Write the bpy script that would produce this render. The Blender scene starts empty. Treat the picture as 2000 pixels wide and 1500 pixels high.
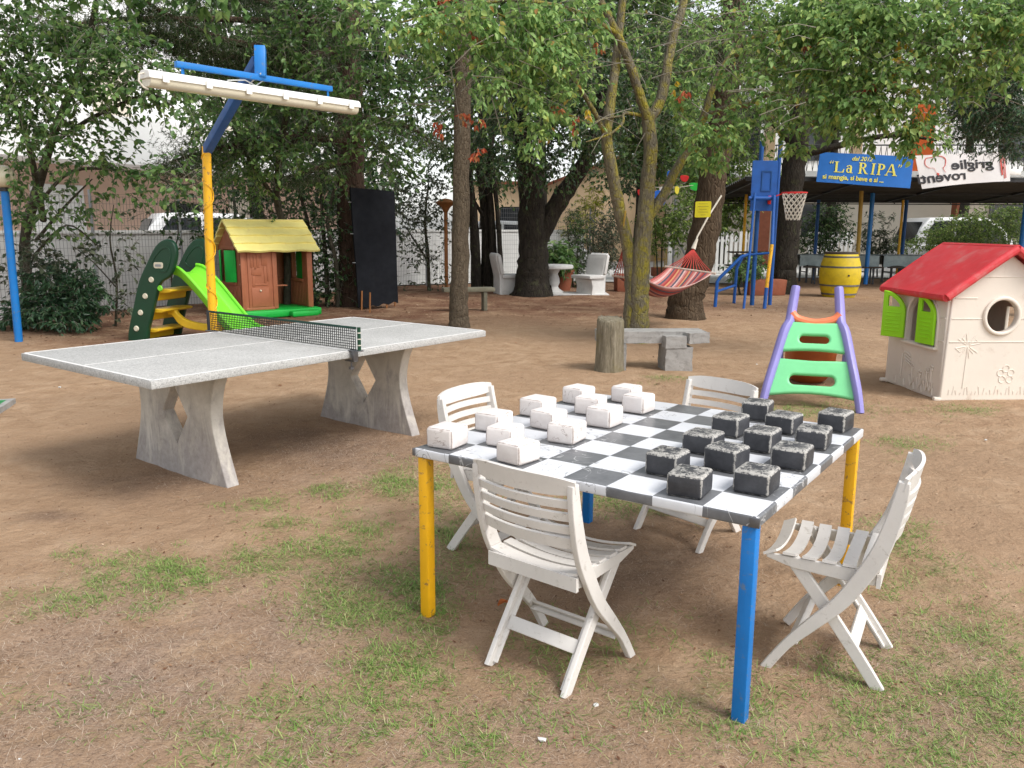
import bpy, bmesh, math, random
import numpy as np
from mathutils import Vector, Matrix

sc = bpy.context.scene
COL = sc.collection
RNG = np.random.default_rng(7)
random.seed(7)

# ------------------------------------------------------------------ camera
FPX, PITCH, ROLL, EYE = 1626.0, 0.1883, 0.0046, 1.5606
_cp, _sp, _cr, _sr = math.cos(PITCH), math.sin(PITCH), math.cos(ROLL), math.sin(ROLL)
FWD = np.array([0, _cp, -_sp]); _R = np.array([1.0, 0, 0]); _U = np.array([0, _sp, _cp])
CR = _cr * _R + _sr * _U; CU = -_sr * _R + _cr * _U
cam = bpy.data.cameras.new('camera'); camo = bpy.data.objects.new('camera', cam); COL.objects.link(camo)
cam.sensor_width = 36; cam.lens = FPX / 2000 * 36; cam.clip_end = 600; cam.clip_start = 0.05
camo.matrix_world = Matrix(((CR[0], CU[0], -FWD[0], 0), (CR[1], CU[1], -FWD[1], 0), (CR[2], CU[2], -FWD[2], EYE), (0, 0, 0, 1)))
sc.camera = camo

# ------------------------------------------------------------------ sky, sun, exposure
SUN_AZ = math.atan2(0.70, -0.55)      # bearing of the bright part of the overcast sky (x, y)
SUN_EL = math.radians(50)
w = bpy.data.worlds.new('World'); sc.world = w; w.use_nodes = True
nt = w.node_tree; nt.nodes.clear()
out = nt.nodes.new('ShaderNodeOutputWorld'); bg = nt.nodes.new('ShaderNodeBackground')
sky = nt.nodes.new('ShaderNodeTexSky'); sky.sky_type = 'NISHITA'; sky.sun_disc = False
sky.sun_elevation = SUN_EL; sky.sun_rotation = SUN_AZ; sky.dust_density = 1.5; sky.air_density = 1.0; sky.ozone_density = 1.0
hs = nt.nodes.new('ShaderNodeHueSaturation'); hs.inputs['Saturation'].default_value = 0.22; hs.inputs['Value'].default_value = 1.0
nt.links.new(sky.outputs[0], hs.inputs['Color']); nt.links.new(hs.outputs[0], bg.inputs['Color'])
bg.inputs['Strength'].default_value = 0.15
nt.links.new(bg.outputs[0], out.inputs['Surface'])
sl = bpy.data.lights.new('sun', 'SUN'); so = bpy.data.objects.new('sun', sl); COL.objects.link(so)
sl.energy = 1.5; sl.angle = math.radians(22); sl.color = (1.0, 0.96, 0.9)
_sd = Vector((math.cos(SUN_EL) * math.sin(SUN_AZ), math.cos(SUN_EL) * math.cos(SUN_AZ), math.sin(SUN_EL)))
so.rotation_euler = _sd.to_track_quat('Z', 'Y').to_euler(); so.location = (6, -6, 20)
sc.view_settings.view_transform = 'Standard'; sc.view_settings.look = 'None'
sc.view_settings.exposure = 0.88; sc.view_settings.gamma = 1.0
sc.cycles.max_bounces = 8; sc.cycles.diffuse_bounces = 4; sc.cycles.transmission_bounces = 6; sc.cycles.transparent_max_bounces = 12
sc.cycles.caustics_reflective = False; sc.cycles.caustics_refractive = False

# ------------------------------------------------------------------ helpers
def ray(px, py): return FWD + CR * (px - 1000) / FPX - CU * (py - 750) / FPX
def gp(px, py, z=0.0):
    d = ray(px, py); t = (z - EYE) / d[2]; p = d * t; p[2] += EYE; return Vector(p)
def at(px, py, Y):
    d = ray(px, py); p = d * (Y / d[1]); p[2] += EYE; return Vector(p)

def thing(name, label, cat, loc=(0, 0, 0), rz=0.0, group=None):
    o = bpy.data.objects.new(name, None); COL.objects.link(o); o.empty_display_size = .1
    o.location = loc; o.rotation_euler = (0, 0, rz); o['label'] = label; o['category'] = cat
    if group: o['group'] = group
    return o
def tag(o, label, cat, group=None, kind=None):
    o['label'] = label; o['category'] = cat
    if group: o['group'] = group
    if kind: o['kind'] = kind
    return o
def minv(o):
    return (Matrix.Translation(o.location) @ o.rotation_euler.to_matrix().to_4x4()).inverted()
def kids(o): return [c for c in COL.objects if c.parent == o]
def dup(src, name, label, loc, rz, group=None, deep=True):
    r = src.copy(); COL.objects.link(r); r.name = name; r.location = loc; r.rotation_euler = (0, 0, rz); r['label'] = label
    if group: r['group'] = group
    if deep:
        for c in kids(src):
            d = c.copy(); COL.objects.link(d); d.parent = r
            for e in kids(c):
                f = e.copy(); COL.objects.link(f); f.parent = d
    return r

def frame(o, x, y, z=None):
    x = Vector(x).normalized(); y = Vector(y).normalized(); z = x.cross(y).normalized() if z is None else Vector(z).normalized()
    return Matrix(((x[0], y[0], z[0], o[0]), (x[1], y[1], z[1], o[1]), (x[2], y[2], z[2], o[2]), (0, 0, 0, 1)))

class MB:
    def __init__(s): s.bm = bmesh.new(); s.mi = 0
    def box(s, c, size, rot=None, bev=0.0, seg=2, tz=1.0):
        m = Matrix.Translation(Vector(c)) @ ((rot.to_4x4() if rot is not None else Matrix())) @ Matrix.Diagonal((size[0], size[1], size[2], 1))
        r = bmesh.ops.create_cube(s.bm, size=1.0)
        vs = r['verts']
        if tz != 1.0:
            for v in vs:
                if v.co.z > 0: v.co.x *= tz; v.co.y *= tz
        bmesh.ops.transform(s.bm, matrix=m, verts=vs)
        fs = list({f for v in vs for f in v.link_faces})
        for f in fs: f.material_index = s.mi
        if bev > 0:
            es = list({e for v in vs for e in v.link_edges})
            r2 = bmesh.ops.bevel(s.bm, geom=es, offset=bev, segments=seg, affect='EDGES', profile=0.5, clamp_overlap=True)
            for f in r2['faces']: f.material_index = s.mi
        return s
    def bar(s, a, b, wx, wy, up=(0, 0, 1), bev=0.0):
        a = Vector(a); b = Vector(b); z = (b - a); L = z.length; z.normalize(); u = Vector(up)
        x = u.cross(z)
        if x.length < 1e-4: x = Vector((1, 0, 0)).cross(z)
        x.normalize(); y = z.cross(x)
        rot = Matrix((x, y, z)).transposed()
        return s.box((a + b) / 2, (wx, wy, L), rot, bev)
    def tube(s, pts, r, n=10, cap=True, jit=0.0, ry=1.0):
        pts = [Vector(p) for p in pts]; k = len(pts)
        rs = [r] * k if isinstance(r, (int, float)) else list(r)
        rings = []; ref = None
        for i, p in enumerate(pts):
            t = (pts[min(i + 1, k - 1)] - pts[max(i - 1, 0)]).normalized()
            if ref is None:
                ref = Vector((1, 0, 0)) if abs(t.x) < .9 else Vector((0, 1, 0))
            x = (ref - t * ref.dot(t)).normalized(); y = t.cross(x); ref = x
            ring = []
            for j in range(n):
                a = 2 * math.pi * j / n; q = rs[i] * (1 + (random.uniform(-jit, jit) if jit else 0))
                ring.append(s.bm.verts.new(p + x * math.cos(a) * q + y * math.sin(a) * q * ry))
            rings.append(ring)
        for i in range(k - 1):
            for j in range(n):
                f = s.bm.faces.new((rings[i][j], rings[i][(j + 1) % n], rings[i + 1][(j + 1) % n], rings[i + 1][j])); f.material_index = s.mi; f.smooth = True
        if cap:
            f = s.bm.faces.new(list(reversed(rings[0]))); f.material_index = s.mi
            f = s.bm.faces.new(rings[-1]); f.material_index = s.mi
        return s
    def lathe(s, prof, c=(0, 0, 0), n=24, mis=None):
        rings = []
        for (r, z) in prof:
            rings.append([s.bm.verts.new((c[0] + r * math.cos(2 * math.pi * j / n), c[1] + r * math.sin(2 * math.pi * j / n), c[2] + z)) for j in range(n)])
        for i in range(len(prof) - 1):
            for j in range(n):
                f = s.bm.faces.new((rings[i][j], rings[i][(j + 1) % n], rings[i + 1][(j + 1) % n], rings[i + 1][j])); f.smooth = True
                f.material_index = mis[i] if mis else s.mi
        f = s.bm.faces.new(list(reversed(rings[0]))); f.material_index = s.mi
        f = s.bm.faces.new(rings[-1]); f.material_index = mis[-1] if mis else s.mi
        return s
    def grid(s, fn, nu, nv, thick=0.0):
        """sheet from fn(u,v) in 0..1, optional thickness along its normal"""
        V = [[Vector(fn(i / nu, j / nv)) for j in range(nv + 1)] for i in range(nu + 1)]
        def quad(g, flip):
            b = [[s.bm.verts.new(p) for p in row] for row in g]
            for i in range(nu):
                for j in range(nv):
                    q = (b[i][j], b[i + 1][j], b[i + 1][j + 1], b[i][j + 1])
                    f = s.bm.faces.new(q if not flip else q[::-1]); f.material_index = s.mi; f.smooth = True
            return b
        if thick == 0: quad(V, False); return s
        N = [[None] * (nv + 1) for _ in range(nu + 1)]
        for i in range(nu + 1):
            for j in range(nv + 1):
                du = V[min(i + 1, nu)][j] - V[max(i - 1, 0)][j]; dv = V[i][min(j + 1, nv)] - V[i][max(j - 1, 0)]
                N[i][j] = du.cross(dv).normalized()
        T = [[V[i][j] + N[i][j] * thick / 2 for j in range(nv + 1)] for i in range(nu + 1)]
        B = [[V[i][j] - N[i][j] * thick / 2 for j in range(nv + 1)] for i in range(nu + 1)]
        a = quad(T, False); b = quad(B, True)
        def side(p, q, p2, q2):
            f = s.bm.faces.new((p, q, q2, p2)); f.material_index = s.mi
        for i in range(nu):
            side(a[i + 1][0], a[i][0], b[i + 1][0], b[i][0]); side(a[i][nv], a[i + 1][nv], b[i][nv], b[i + 1][nv])
        for j in range(nv):
            side(a[0][j], a[0][j + 1], b[0][j], b[0][j + 1]); side(a[nu][j + 1], a[nu][j], b[nu][j + 1], b[nu][j])
        return s
    def mesh(s, me, mtx=None):
        n0 = len(s.bm.verts); f0 = len(s.bm.faces)
        s.bm.from_mesh(me); s.bm.verts.ensure_lookup_table(); s.bm.faces.ensure_lookup_table()
        if mtx is not None: bmesh.ops.transform(s.bm, matrix=mtx, verts=s.bm.verts[n0:])
        for f in s.bm.faces[f0:]: f.material_index = s.mi
        bpy.data.meshes.remove(me)
        return s
    def plate(s, outs, thick, mtx, bev=0.0, res=2):
        return s.mesh(plate_mesh(outs, thick, bev, res), mtx)
    def ico(s, c, r, sub=2, jit=0.0, sc3=(1, 1, 1)):
        res = bmesh.ops.create_icosphere(s.bm, subdivisions=sub, radius=1)
        for v in res['verts']:
            k = r * (1 + random.uniform(-jit, jit)); v.co = Vector((v.co.x * sc3[0] * k + c[0], v.co.y * sc3[1] * k + c[1], v.co.z * sc3[2] * k + c[2]))
            for f in v.link_faces: f.material_index = s.mi; f.smooth = True
        return s
    def noise(s, amp, seed=0):
        rr = random.Random(seed)
        for v in s.bm.verts: v.co += Vector((rr.uniform(-amp, amp), rr.uniform(-amp, amp), rr.uniform(-amp, amp)))
        return s
    def build(s, name, mats, parent=None, world=False, sharp=35.0, flat=False):
        if world and parent is not None: bmesh.ops.transform(s.bm, matrix=minv(parent), verts=s.bm.verts)
        me = bpy.data.meshes.new(name); bmesh.ops.recalc_face_normals(s.bm, faces=s.bm.faces) if len(s.bm.faces) < 60000 else None
        if not flat:
            for f in s.bm.faces: f.smooth = True
        s.bm.to_mesh(me); s.bm.free()
        if not flat: me.set_sharp_from_angle(angle=math.radians(sharp))
        for m in (mats if isinstance(mats, (list, tuple)) else [mats]): me.materials.append(m)
        o = bpy.data.objects.new(name, me); COL.objects.link(o)
        if parent is not None: o.parent = parent
        return o

def plate_mesh(outs, thick, bev=0.0, res=2):
    cu = bpy.data.curves.new('outline', 'CURVE'); cu.dimensions = '2D'; cu.fill_mode = 'BOTH'
    cu.extrude = max(thick / 2 - bev, 1e-4); cu.bevel_depth = bev; cu.bevel_resolution = res; cu.offset = -bev
    for o in outs:
        sp = cu.splines.new('POLY'); sp.points.add(len(o) - 1); sp.use_cyclic_u = True
        for p, q in zip(sp.points, o): p.co = (q[0], q[1], 0, 1)
    return curve_mesh(cu)
def curve_mesh(cu):
    ob = bpy.data.objects.new('outline', cu); COL.objects.link(ob)
    dg = bpy.context.evaluated_depsgraph_get(); dg.update()
    me = bpy.data.meshes.new_from_object(ob.evaluated_get(dg)); COL.objects.unlink(ob)
    bpy.data.objects.remove(ob); bpy.data.curves.remove(cu)
    return me
def text_mesh(txt, size, thick=0.002, bold=0.0, shear=0.0, align='LEFT', spacing=1.0):
    cu = bpy.data.curves.new('lettering', 'FONT'); cu.body = txt; cu.size = size; cu.extrude = thick; cu.offset = bold
    cu.shear = shear; cu.align_x = align; cu.space_character = spacing
    return curve_mesh(cu)
def smooth_loop(pts, n=6, closed=True):
    """Catmull-Rom through pts"""
    P = [np.array(p, float) for p in pts]; k = len(P); o = []
    for i in range(k if closed else k - 1):
        if closed: a, b, c, d = P[(i - 1) % k], P[i], P[(i + 1) % k], P[(i + 2) % k]
        else: a, b, c, d = P[max(i - 1, 0)], P[i], P[i + 1], P[min(i + 2, k - 1)]
        for t in np.linspace(0, 1, n, endpoint=False):
            o.append(.5 * ((2 * b) + (-a + c) * t + (2 * a - 5 * b + 4 * c - d) * t * t + (-a + 3 * b - 3 * c + d) * t ** 3))
    if not closed: o.append(P[-1])
    return [tuple(q) for q in o]
def circle(cx, cy, r, n=20, ry=None): return [(cx + r * math.cos(2 * math.pi * i / n), cy + (ry or r) * math.sin(2 * math.pi * i / n)) for i in range(n)]
def rrect(x0, y0, x1, y1, r, n=4):
    o = []
    for cx, cy, a0 in ((x1 - r, y1 - r, 0), (x0 + r, y1 - r, 90), (x0 + r, y0 + r, 180), (x1 - r, y0 + r, 270)):
        for i in range(n + 1):
            a = math.radians(a0 + 90 * i / n); o.append((cx + r * math.cos(a), cy + r * math.sin(a)))
    return o

# ------------------------------------------------------------------ materials
class NT:
    def __init__(s, name):
        s.m = bpy.data.materials.new(name); s.m.use_nodes = True; s.t = s.m.node_tree; s.n = s.t.nodes
        s.b = s.n['Principled BSDF']; s.out = s.n['Material Output']
    def new(s, t, **kw):
        x = s.n.new('ShaderNode' + t)
        for k, v in kw.items():
            if k.startswith('i_'): x.inputs[k[2:].replace('_', ' ')].default_value = v
            else: setattr(x, k, v)
        return x
    def L(s, a, b): s.t.links.new(a, b)
    def coord(s, kind='Object'): return s.new('TexCoord').outputs[kind]
    def noise(s, scale, detail=5, rough=.6, vec=None, dist=0.0):
        x = s.new('TexNoise'); x.inputs['Scale'].default_value = scale; x.inputs['Detail'].default_value = detail
        x.inputs['Roughness'].default_value = rough; x.inputs['Distortion'].default_value = dist
        if vec is not None: s.L(vec, x.inputs['Vector'])
        return x.outputs['Fac']
    def ramp(s, fac, stops, interp='LINEAR'):
        x = s.new('ValToRGB'); x.color_ramp.interpolation = interp; e = x.color_ramp.elements
        while len(e) < len(stops): e.new(.5)
        for k, (p, c) in zip(e, stops): k.position = p; k.color = (*c, 1) if len(c) == 3 else c
        s.L(fac, x.inputs[0]); return x.outputs[0]
    def mix(s, f, a, b, mode='MIX'):
        x = s.new('Mix'); x.data_type = 'RGBA'; x.blend_type = mode
        for sock, v in ((x.inputs[0], f), (x.inputs[6], a), (x.inputs[7], b)):
            if isinstance(v, (int, float)): sock.default_value = v
            elif isinstance(v, (tuple, list)): sock.default_value = (*v, 1) if len(v) == 3 else v
            else: s.L(v, sock)
        return x.outputs[2]
    def math(s, op, a, b=None, clamp=False):
        x = s.new('Math'); x.operation = op; x.use_clamp = clamp
        for sock, v in ((x.inputs[0], a), (x.inputs[1], b)):
            if v is None: continue
            if isinstance(v, (int, float)): sock.default_value = v
            else: s.L(v, sock)
        return x.outputs[0]
    def step(s, fac, a, b):
        x = s.new('MapRange'); x.interpolation_type = 'SMOOTHSTEP'; x.inputs['From Min'].default_value = a; x.inputs['From Max'].default_value = b
        s.L(fac, x.inputs['Value']); return x.outputs[0]
    def bump(s, h, strength=.3, dist=.01):
        x = s.new('Bump'); x.inputs['Strength'].default_value = strength; x.inputs['Distance'].default_value = dist
        s.L(h, x.inputs['Height']); s.L(x.outputs[0], s.b.inputs['Normal']); return x
    def col(s, c): s.L(c, s.b.inputs['Base Color'])

def mat(name, c, rough=.55, var=.12, scale=5, bump=0.0, bscale=80, metal=0.0, spec=.4, dirt=None, dscale=9, damt=(.55, .75), bdist=.004):
    m = NT(name); v = m.coord()
    n1 = m.noise(scale, 6, .65, v)
    lo = tuple(x * (1 - var) for x in c); hi = tuple(min(1, x * (1 + var)) for x in c)
    col = m.ramp(n1, [(.3, lo), (.7, hi)])
    if dirt is not None:
        n2 = m.noise(dscale, 8, .7, v, .4); f = m.step(n2, *damt)
        col = m.mix(f, col, dirt)
    m.col(col)
    r = m.ramp(m.noise(scale * 3, 4, .6, v), [(.3, (rough * .85,) * 3), (.7, (min(1, rough * 1.15),) * 3)]); m.L(r, m.b.inputs['Roughness'])
    m.b.inputs['Metallic'].default_value = metal; m.b.inputs['Specular IOR Level'].default_value = spec
    if bump: m.bump(m.noise(bscale, 6, .6, v), bump, bdist)
    return m.m

def leafmat(name, stops, trans=.3, rough=.45, spec=.35):
    m = NT(name); g = m.new('NewGeometry')
    c = m.ramp(g.outputs['Random Per Island'], stops); m.col(c)
    m.b.inputs['Roughness'].default_value = rough; m.b.inputs['Specular IOR Level'].default_value = spec
    tr = m.new('BsdfTranslucent'); m.L(m.mix(.5, c, (.35, .5, .06), 'MULTIPLY') if False else c, tr.inputs['Color'])
    mx = m.new('MixShader'); mx.inputs[0].default_value = trans
    m.L(m.b.outputs[0], mx.inputs[1]); m.L(tr.outputs[0], mx.inputs[2]); m.L(mx.outputs[0], m.out.inputs['Surface'])
    return m.m

def barkmat(name, c1, c2, moss=None, mossamt=(.5, .6), stretch=.25, scale=18, bump=.6, mossdir=None):
    m = NT(name); mp = m.new('Mapping'); mp.inputs['Scale'].default_value = (1, 1, stretch); m.L(m.coord(), mp.inputs[0]); v = mp.outputs[0]
    n = m.noise(scale, 8, .7, v, .6); vo = m.new('TexVoronoi'); vo.feature = 'DISTANCE_TO_EDGE'; vo.inputs['Scale'].default_value = scale * 1.2; m.L(v, vo.inputs['Vector'])
    col = m.ramp(n, [(.3, c1), (.7, c2)])
    if moss is not None:
        n2 = m.noise(5, 8, .75, m.coord(), .5); f = m.step(n2, *mossamt)
        if mossdir is not None:
            g = m.new('NewGeometry'); d = m.new('VectorMath'); d.operation = 'DOT_PRODUCT'; m.L(g.outputs['Normal'], d.inputs[0]); d.inputs[1].default_value = mossdir
            f = m.math('MULTIPLY', f, m.step(d.outputs['Value'], -.5, .5))
        col = m.mix(f, col, m.ramp(m.noise(40, 4, .6, m.coord()), [(.3, tuple(x * .6 for x in moss)), (.7, moss)]))
    m.col(col); m.b.inputs['Roughness'].default_value = .9; m.b.inputs['Specular IOR Level'].default_value = .15
    h = m.math('ADD', n, m.math('MULTIPLY', m.step(vo.outputs['Distance'], 0, .15), .6)); m.bump(h, bump, .03)
    return m.m

M = {}
M['yellow_paint'] = mat('yellow_paint', (.80, .42, .01), .4, .1, 4, .15, 60, dirt=(.36, .20, .05), dscale=24, damt=(.56, .64))
M['blue_paint'] = mat('blue_paint', (.008, .165, .50), .4, .12, 4, .15, 60, dirt=(.09, .16, .28), dscale=24, damt=(.57, .65))
M['mid_blue'] = mat('mid_blue', (.008, .085, .34), .5, .15, 6, .1, 60, dirt=(.03, .07, .16), dscale=14, damt=(.62, .8))
M['navy_paint'] = mat('navy_paint', (.006, .075, .26), .5, .2, 6, .1, 60, dirt=(.05, .07, .12), dscale=20, damt=(.6, .8))
M['white_plastic'] = mat('white_plastic', (.66, .63, .595), .5, .08, 5, .15, 120, dirt=(.36, .32, .27), dscale=30, damt=(.56, .76))
M['white_metal'] = mat('white_metal', (.78, .77, .73), .4, .05, 4)
M['diffuser'] = mat('diffuser', (.62, .57, .44), .25, .08, 6, spec=.6)
M['steel'] = mat('steel', (.16, .16, .17), .4, .15, 10, metal=.7)
M['grey_metal'] = mat('grey_metal', (.3, .31, .32), .5, .1, 10, metal=.4)
M['black_cloth'] = mat('black_cloth', (.009, .010, .013), .85, .3, 3, .3, 160, dirt=(.03, .032, .036), dscale=4, damt=(.66, .9), spec=.15)
M['net_string'] = mat('net_string', (.012, .016, .014), .8, .2, 5)
M['dark_green_plastic'] = mat('dark_green_plastic', (.004, .045, .020), .33, .12, 5, spec=.5, dirt=(.03, .06, .04), dscale=7, damt=(.66, .9))
M['lime_plastic'] = mat('lime_plastic', (.20, .66, .035), .38, .08, 4, dirt=(.25, .5, .12), dscale=8, damt=(.65, .9))
M['yellow_plastic'] = mat('yellow_plastic', (.66, .42, .02), .45, .1, 5, dirt=(.45, .33, .1), dscale=8, damt=(.6, .85))
M['pale_yellow'] = mat('pale_yellow', (.86, .75, .26), .5, .08, 4, .1, 60, dirt=(.60, .46, .18), dscale=7, damt=(.56, .85))
M['cream_plastic'] = mat('cream_plastic', (.62, .58, .45), .45, .06, 5)
M['brown_plastic'] = mat('brown_plastic', (.36, .125, .06), .55, .12, 5, .25, 50, dirt=(.38, .17, .1), dscale=6, damt=(.6, .85))
M['green_plastic'] = mat('green_plastic', (.008, .40, .05), .42, .12, 5, dirt=(.06, .3, .08), dscale=8, damt=(.65, .9))
M['beige_plastic'] = mat('beige_plastic', (.72, .65, .565), .5, .05, 3, .1, 70, dirt=(.52, .42, .34), dscale=6, damt=(.54, .85))
M['red_plastic'] = mat('red_plastic', (.60, .035, .045), .45, .1, 3, .15, 50, dirt=(.55, .17, .16), dscale=5, damt=(.48, .8))
M['apple_plastic'] = mat('apple_plastic', (.28, .66, .01), .4, .06, 5)
M['mint_plastic'] = mat('mint_plastic', (.20, .66, .30), .4, .06, 5, dirt=(.3, .55, .3), dscale=9, damt=(.66, .9))
M['purple_plastic'] = mat('purple_plastic', (.25, .225, .53), .42, .08, 5, dirt=(.3, .27, .5), dscale=9, damt=(.66, .9))
M['coral_plastic'] = mat('coral_plastic', (.80, .22, .10), .42, .07, 5)
M['rust_plastic'] = mat('rust_plastic', (.42, .10, .02), .45, .15, 5)
M['stone'] = mat('stone', (.31, .30, .285), .9, .15, 6, .4, 45, dirt=(.19, .18, .17), dscale=11, damt=(.48, .72), bdist=.01)
M['white_concrete'] = mat('white_concrete', (.58, .57, .55), .85, .08, 4, .3, 60, dirt=(.4, .39, .36), dscale=6, damt=(.55, .8))
M['wall_white'] = mat('wall_white', (.66, .66, .64), .9, .06, 1.5, .15, 30, dirt=(.5, .5, .48), dscale=2, damt=(.55, .8))
M['wall_grey'] = mat('wall_grey', (.56, .56, .55), .9, .08, 1.2, .2, 30, dirt=(.40, .40, .39), dscale=2, damt=(.55, .8))
M['salmon'] = mat('salmon', (.60, .42, .33), .9, .05, 1, .1, 30)
M['peach'] = mat('peach', (.72, .53, .34), .9, .04, 1, .1, 30)
M['facade_white'] = mat('facade_white', (.80, .80, .79), .9, .03, 1, .05, 30)
M['facade_cream'] = mat('facade_cream', (.62, .56, .47), .9, .05, 1, .05, 30)
M['orange_wall'] = mat('orange_wall', (.72, .14, .03), .8, .08, 2)
M['glass_dark'] = mat('glass_dark', (.02, .024, .028), .12, .2, 3, spec=.6)
M['car_white'] = mat('car_white', (.80, .80, .80), .25, .02, 2, spec=.6)
M['rubber'] = mat('rubber', (.018, .018, .02), .8, .2, 6)
M['roof_sheet'] = mat('roof_sheet', (.045, .048, .046), .7, .25, 3, dirt=(.05, .05, .05), dscale=4)
M['tarp'] = mat('tarp', (.27, .33, .33), .6, .2, 5, .2, 30, dirt=(.2, .23, .23), dscale=6)
M['dark_wood'] = mat('dark_wood', (.06, .045, .035), .8, .3, 8, .3, 60)
M['bench_wood'] = mat('bench_wood', (.15, .14, .10), .85, .25, 8, .4, 50)
M['rust_post'] = mat('rust_post', (.25, .10, .03), .8, .25, 8, .2, 50)
M['terracotta'] = mat('terracotta', (.26, .085, .045), .85, .15, 5, .2, 40)
M['string'] = mat('string', (.62, .58, .5), .9, .1, 10)
M['red_string'] = mat('red_string', (.45, .05, .04), .8, .2, 10)
M['black_metal'] = mat('black_metal', (.02, .02, .02), .5, .3, 8)
M['lamp_globe'] = mat('lamp_globe', (.60, .55, .40), .3, .1, 4, spec=.5, dirt=(.42, .36, .22), dscale=5)
M['green_turf'] = mat('green_turf', (.02, .2, .06), .9, .3, 30, .5, 200)
M['paving'] = mat('paving', (.56, .55, .53), .9, .1, 1.2, .3, 40, dirt=(.4, .39, .36), dscale=3)
M['cane'] = mat('cane', (.45, .3, .06), .6, .15, 10)
M['letter_yellow'] = mat('letter_yellow', (.72, .66, .12), .6, .05, 10)
M['letter_black'] = mat('letter_black', (.03, .03, .035), .6, .1, 10)
M['letter_red'] = mat('letter_red', (.62, .09, .07), .6, .1, 10)
M['banner_blue'] = mat('banner_blue', (.008, .13, .46), .5, .12, 2)
M['banner_white'] = mat('banner_white', (.74, .72, .71), .6, .05, 2)
M['flag_red'] = mat('flag_red', (.7, .03, .03), .6, .1, 5)
M['flag_green'] = mat('flag_green', (.03, .5, .06), .5, .1, 5)
M['flag_blue'] = mat('flag_blue', (.02, .14, .6), .4, .1, 5)
M['flag_yellow'] = mat('flag_yellow', (.75, .66, .06), .6, .1, 5)
M['dead_twig'] = mat('dead_twig', (.22, .2, .16), .9, .2, 20)
M['chip_white'] = mat('chip_white', (.5, .48, .45), .9, .1, 20)
# ------------------------------------------------------------------ ground
def project(P):
    d = P - np.array([0, 0, EYE]); z = d @ FWD
    z = np.where(np.abs(z) < 1e-3, 1e-3, z)
    return 1000 + FPX * (d @ CR) / z, 750 - FPX * (d @ CU) / z, z
GREEN = [(280, 1120, 105, 28, 1.8), (110, 1172, 120, 22, .7), (520, 1100, 90, 28, .75), (650, 1090, 80, 50, .7), (700, 1055, 50, 40, .6), (560, 1030, 60, 16, .45), (780, 945, 45, 30, .7),
         (870, 960, 45, 35, .6), (700, 1190, 110, 60, .75), (825, 1180, 50, 80, 1.0), (780, 1300, 105, 65, .8), (880, 1080, 60, 60, .6), (640, 1400, 180, 70, .55), (430, 1440, 110, 50, .4),
         (900, 1420, 120, 70, .5), (1000, 1380, 110, 60, .35), (1150, 1410, 90, 50, .35), (1280, 1390, 70, 45, .4), (1365, 1380, 90, 60, .8), (1450, 1400, 80, 50, .7), (1800, 1130, 80, 45, .5),
         (1850, 1250, 110, 65, .65), (1930, 1350, 120, 90, .6), (1700, 1420, 150, 70, .5), (1560, 1450, 110, 45, .6), (1250, 985, 110, 22, .5), (1180, 965, 45, 26, .6), (640, 958, 45, 16, .6),
         (500, 985, 55, 12, .5), (1770, 870, 60, 16, .35), (1900, 800, 60, 10, .3), (1600, 800, 80, 14, .4), (1120, 1290, 140, 60, .3), (1640, 1330, 100, 45, .4), (1950, 1250, 120, 40, .5), (1780, 1330, 120, 50, .45), (1850, 1470, 160, 50, .55), (1960, 1430, 100, 60, .6), (300, 1180, 60, 20, .5), (1260, 1330, 60, 40, .35), (560, 1480, 160, 30, .45), (750, 1130, 60, 50, .6), (200, 1400, 120, 40, .22), (30, 1190, 60, 20, .5), (1740, 1060, 60, 30, .45), (165, 1080, 40, 8, .5), (1310, 735, 50, 8, .5)]
STRAW = [(250, 1320, 300, 150, 1.0), (500, 1250, 250, 110, .8), (100, 1450, 200, 100, .9), (700, 1450, 300, 80, .7), (1100, 1430, 400, 100, .6), (680, 880, 150, 50, .7), (1750, 1300, 220, 110, .5),
         (640, 930, 130, 30, .5), (1200, 1120, 220, 110, .45), (900, 850, 60, 20, .4), (1870, 1400, 250, 120, .5), (400, 930, 120, 30, .3)]
def blobs(L, P):
    x, y, z = project(P); r = np.zeros(len(P))
    for bx, by, rx, ry, wt in L: r = np.maximum(r, wt * np.exp(-((x - bx) / rx) ** 2 - ((y - by) / ry) ** 2))
    inside = (x > -150) & (x < 2150) & (y < 1600) & (z > 0)
    return np.where(inside, r, .25)
def vnoise(P, s, seed=0):
    """cheap smooth value noise in the plane"""
    q = P[:, :2] * s + seed * 17.3; i = np.floor(q).astype(int); f = q - i; f = f * f * (3 - 2 * f)
    def h(a, b): v = np.sin(a * 127.1 + b * 311.7 + seed * 7.7) * 43758.5453; return v - np.floor(v)
    a = h(i[:, 0], i[:, 1]); b = h(i[:, 0] + 1, i[:, 1]); c = h(i[:, 0], i[:, 1] + 1); d = h(i[:, 0] + 1, i[:, 1] + 1)
    return (a * (1 - f[:, 0]) + b * f[:, 0]) * (1 - f[:, 1]) + (c * (1 - f[:, 0]) + d * f[:, 0]) * f[:, 1]
def gz(P):
    r = np.clip((np.hypot(P[:, 0], P[:, 1] - 3) - 16) / 6, 0, 1)
    return ((vnoise(P, 1.1, 1) - .5) * .03 + (vnoise(P, 4.0, 2) - .5) * .012 + (vnoise(P, 11.0, 3) - .5) * .006) * (1 - r)

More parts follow.
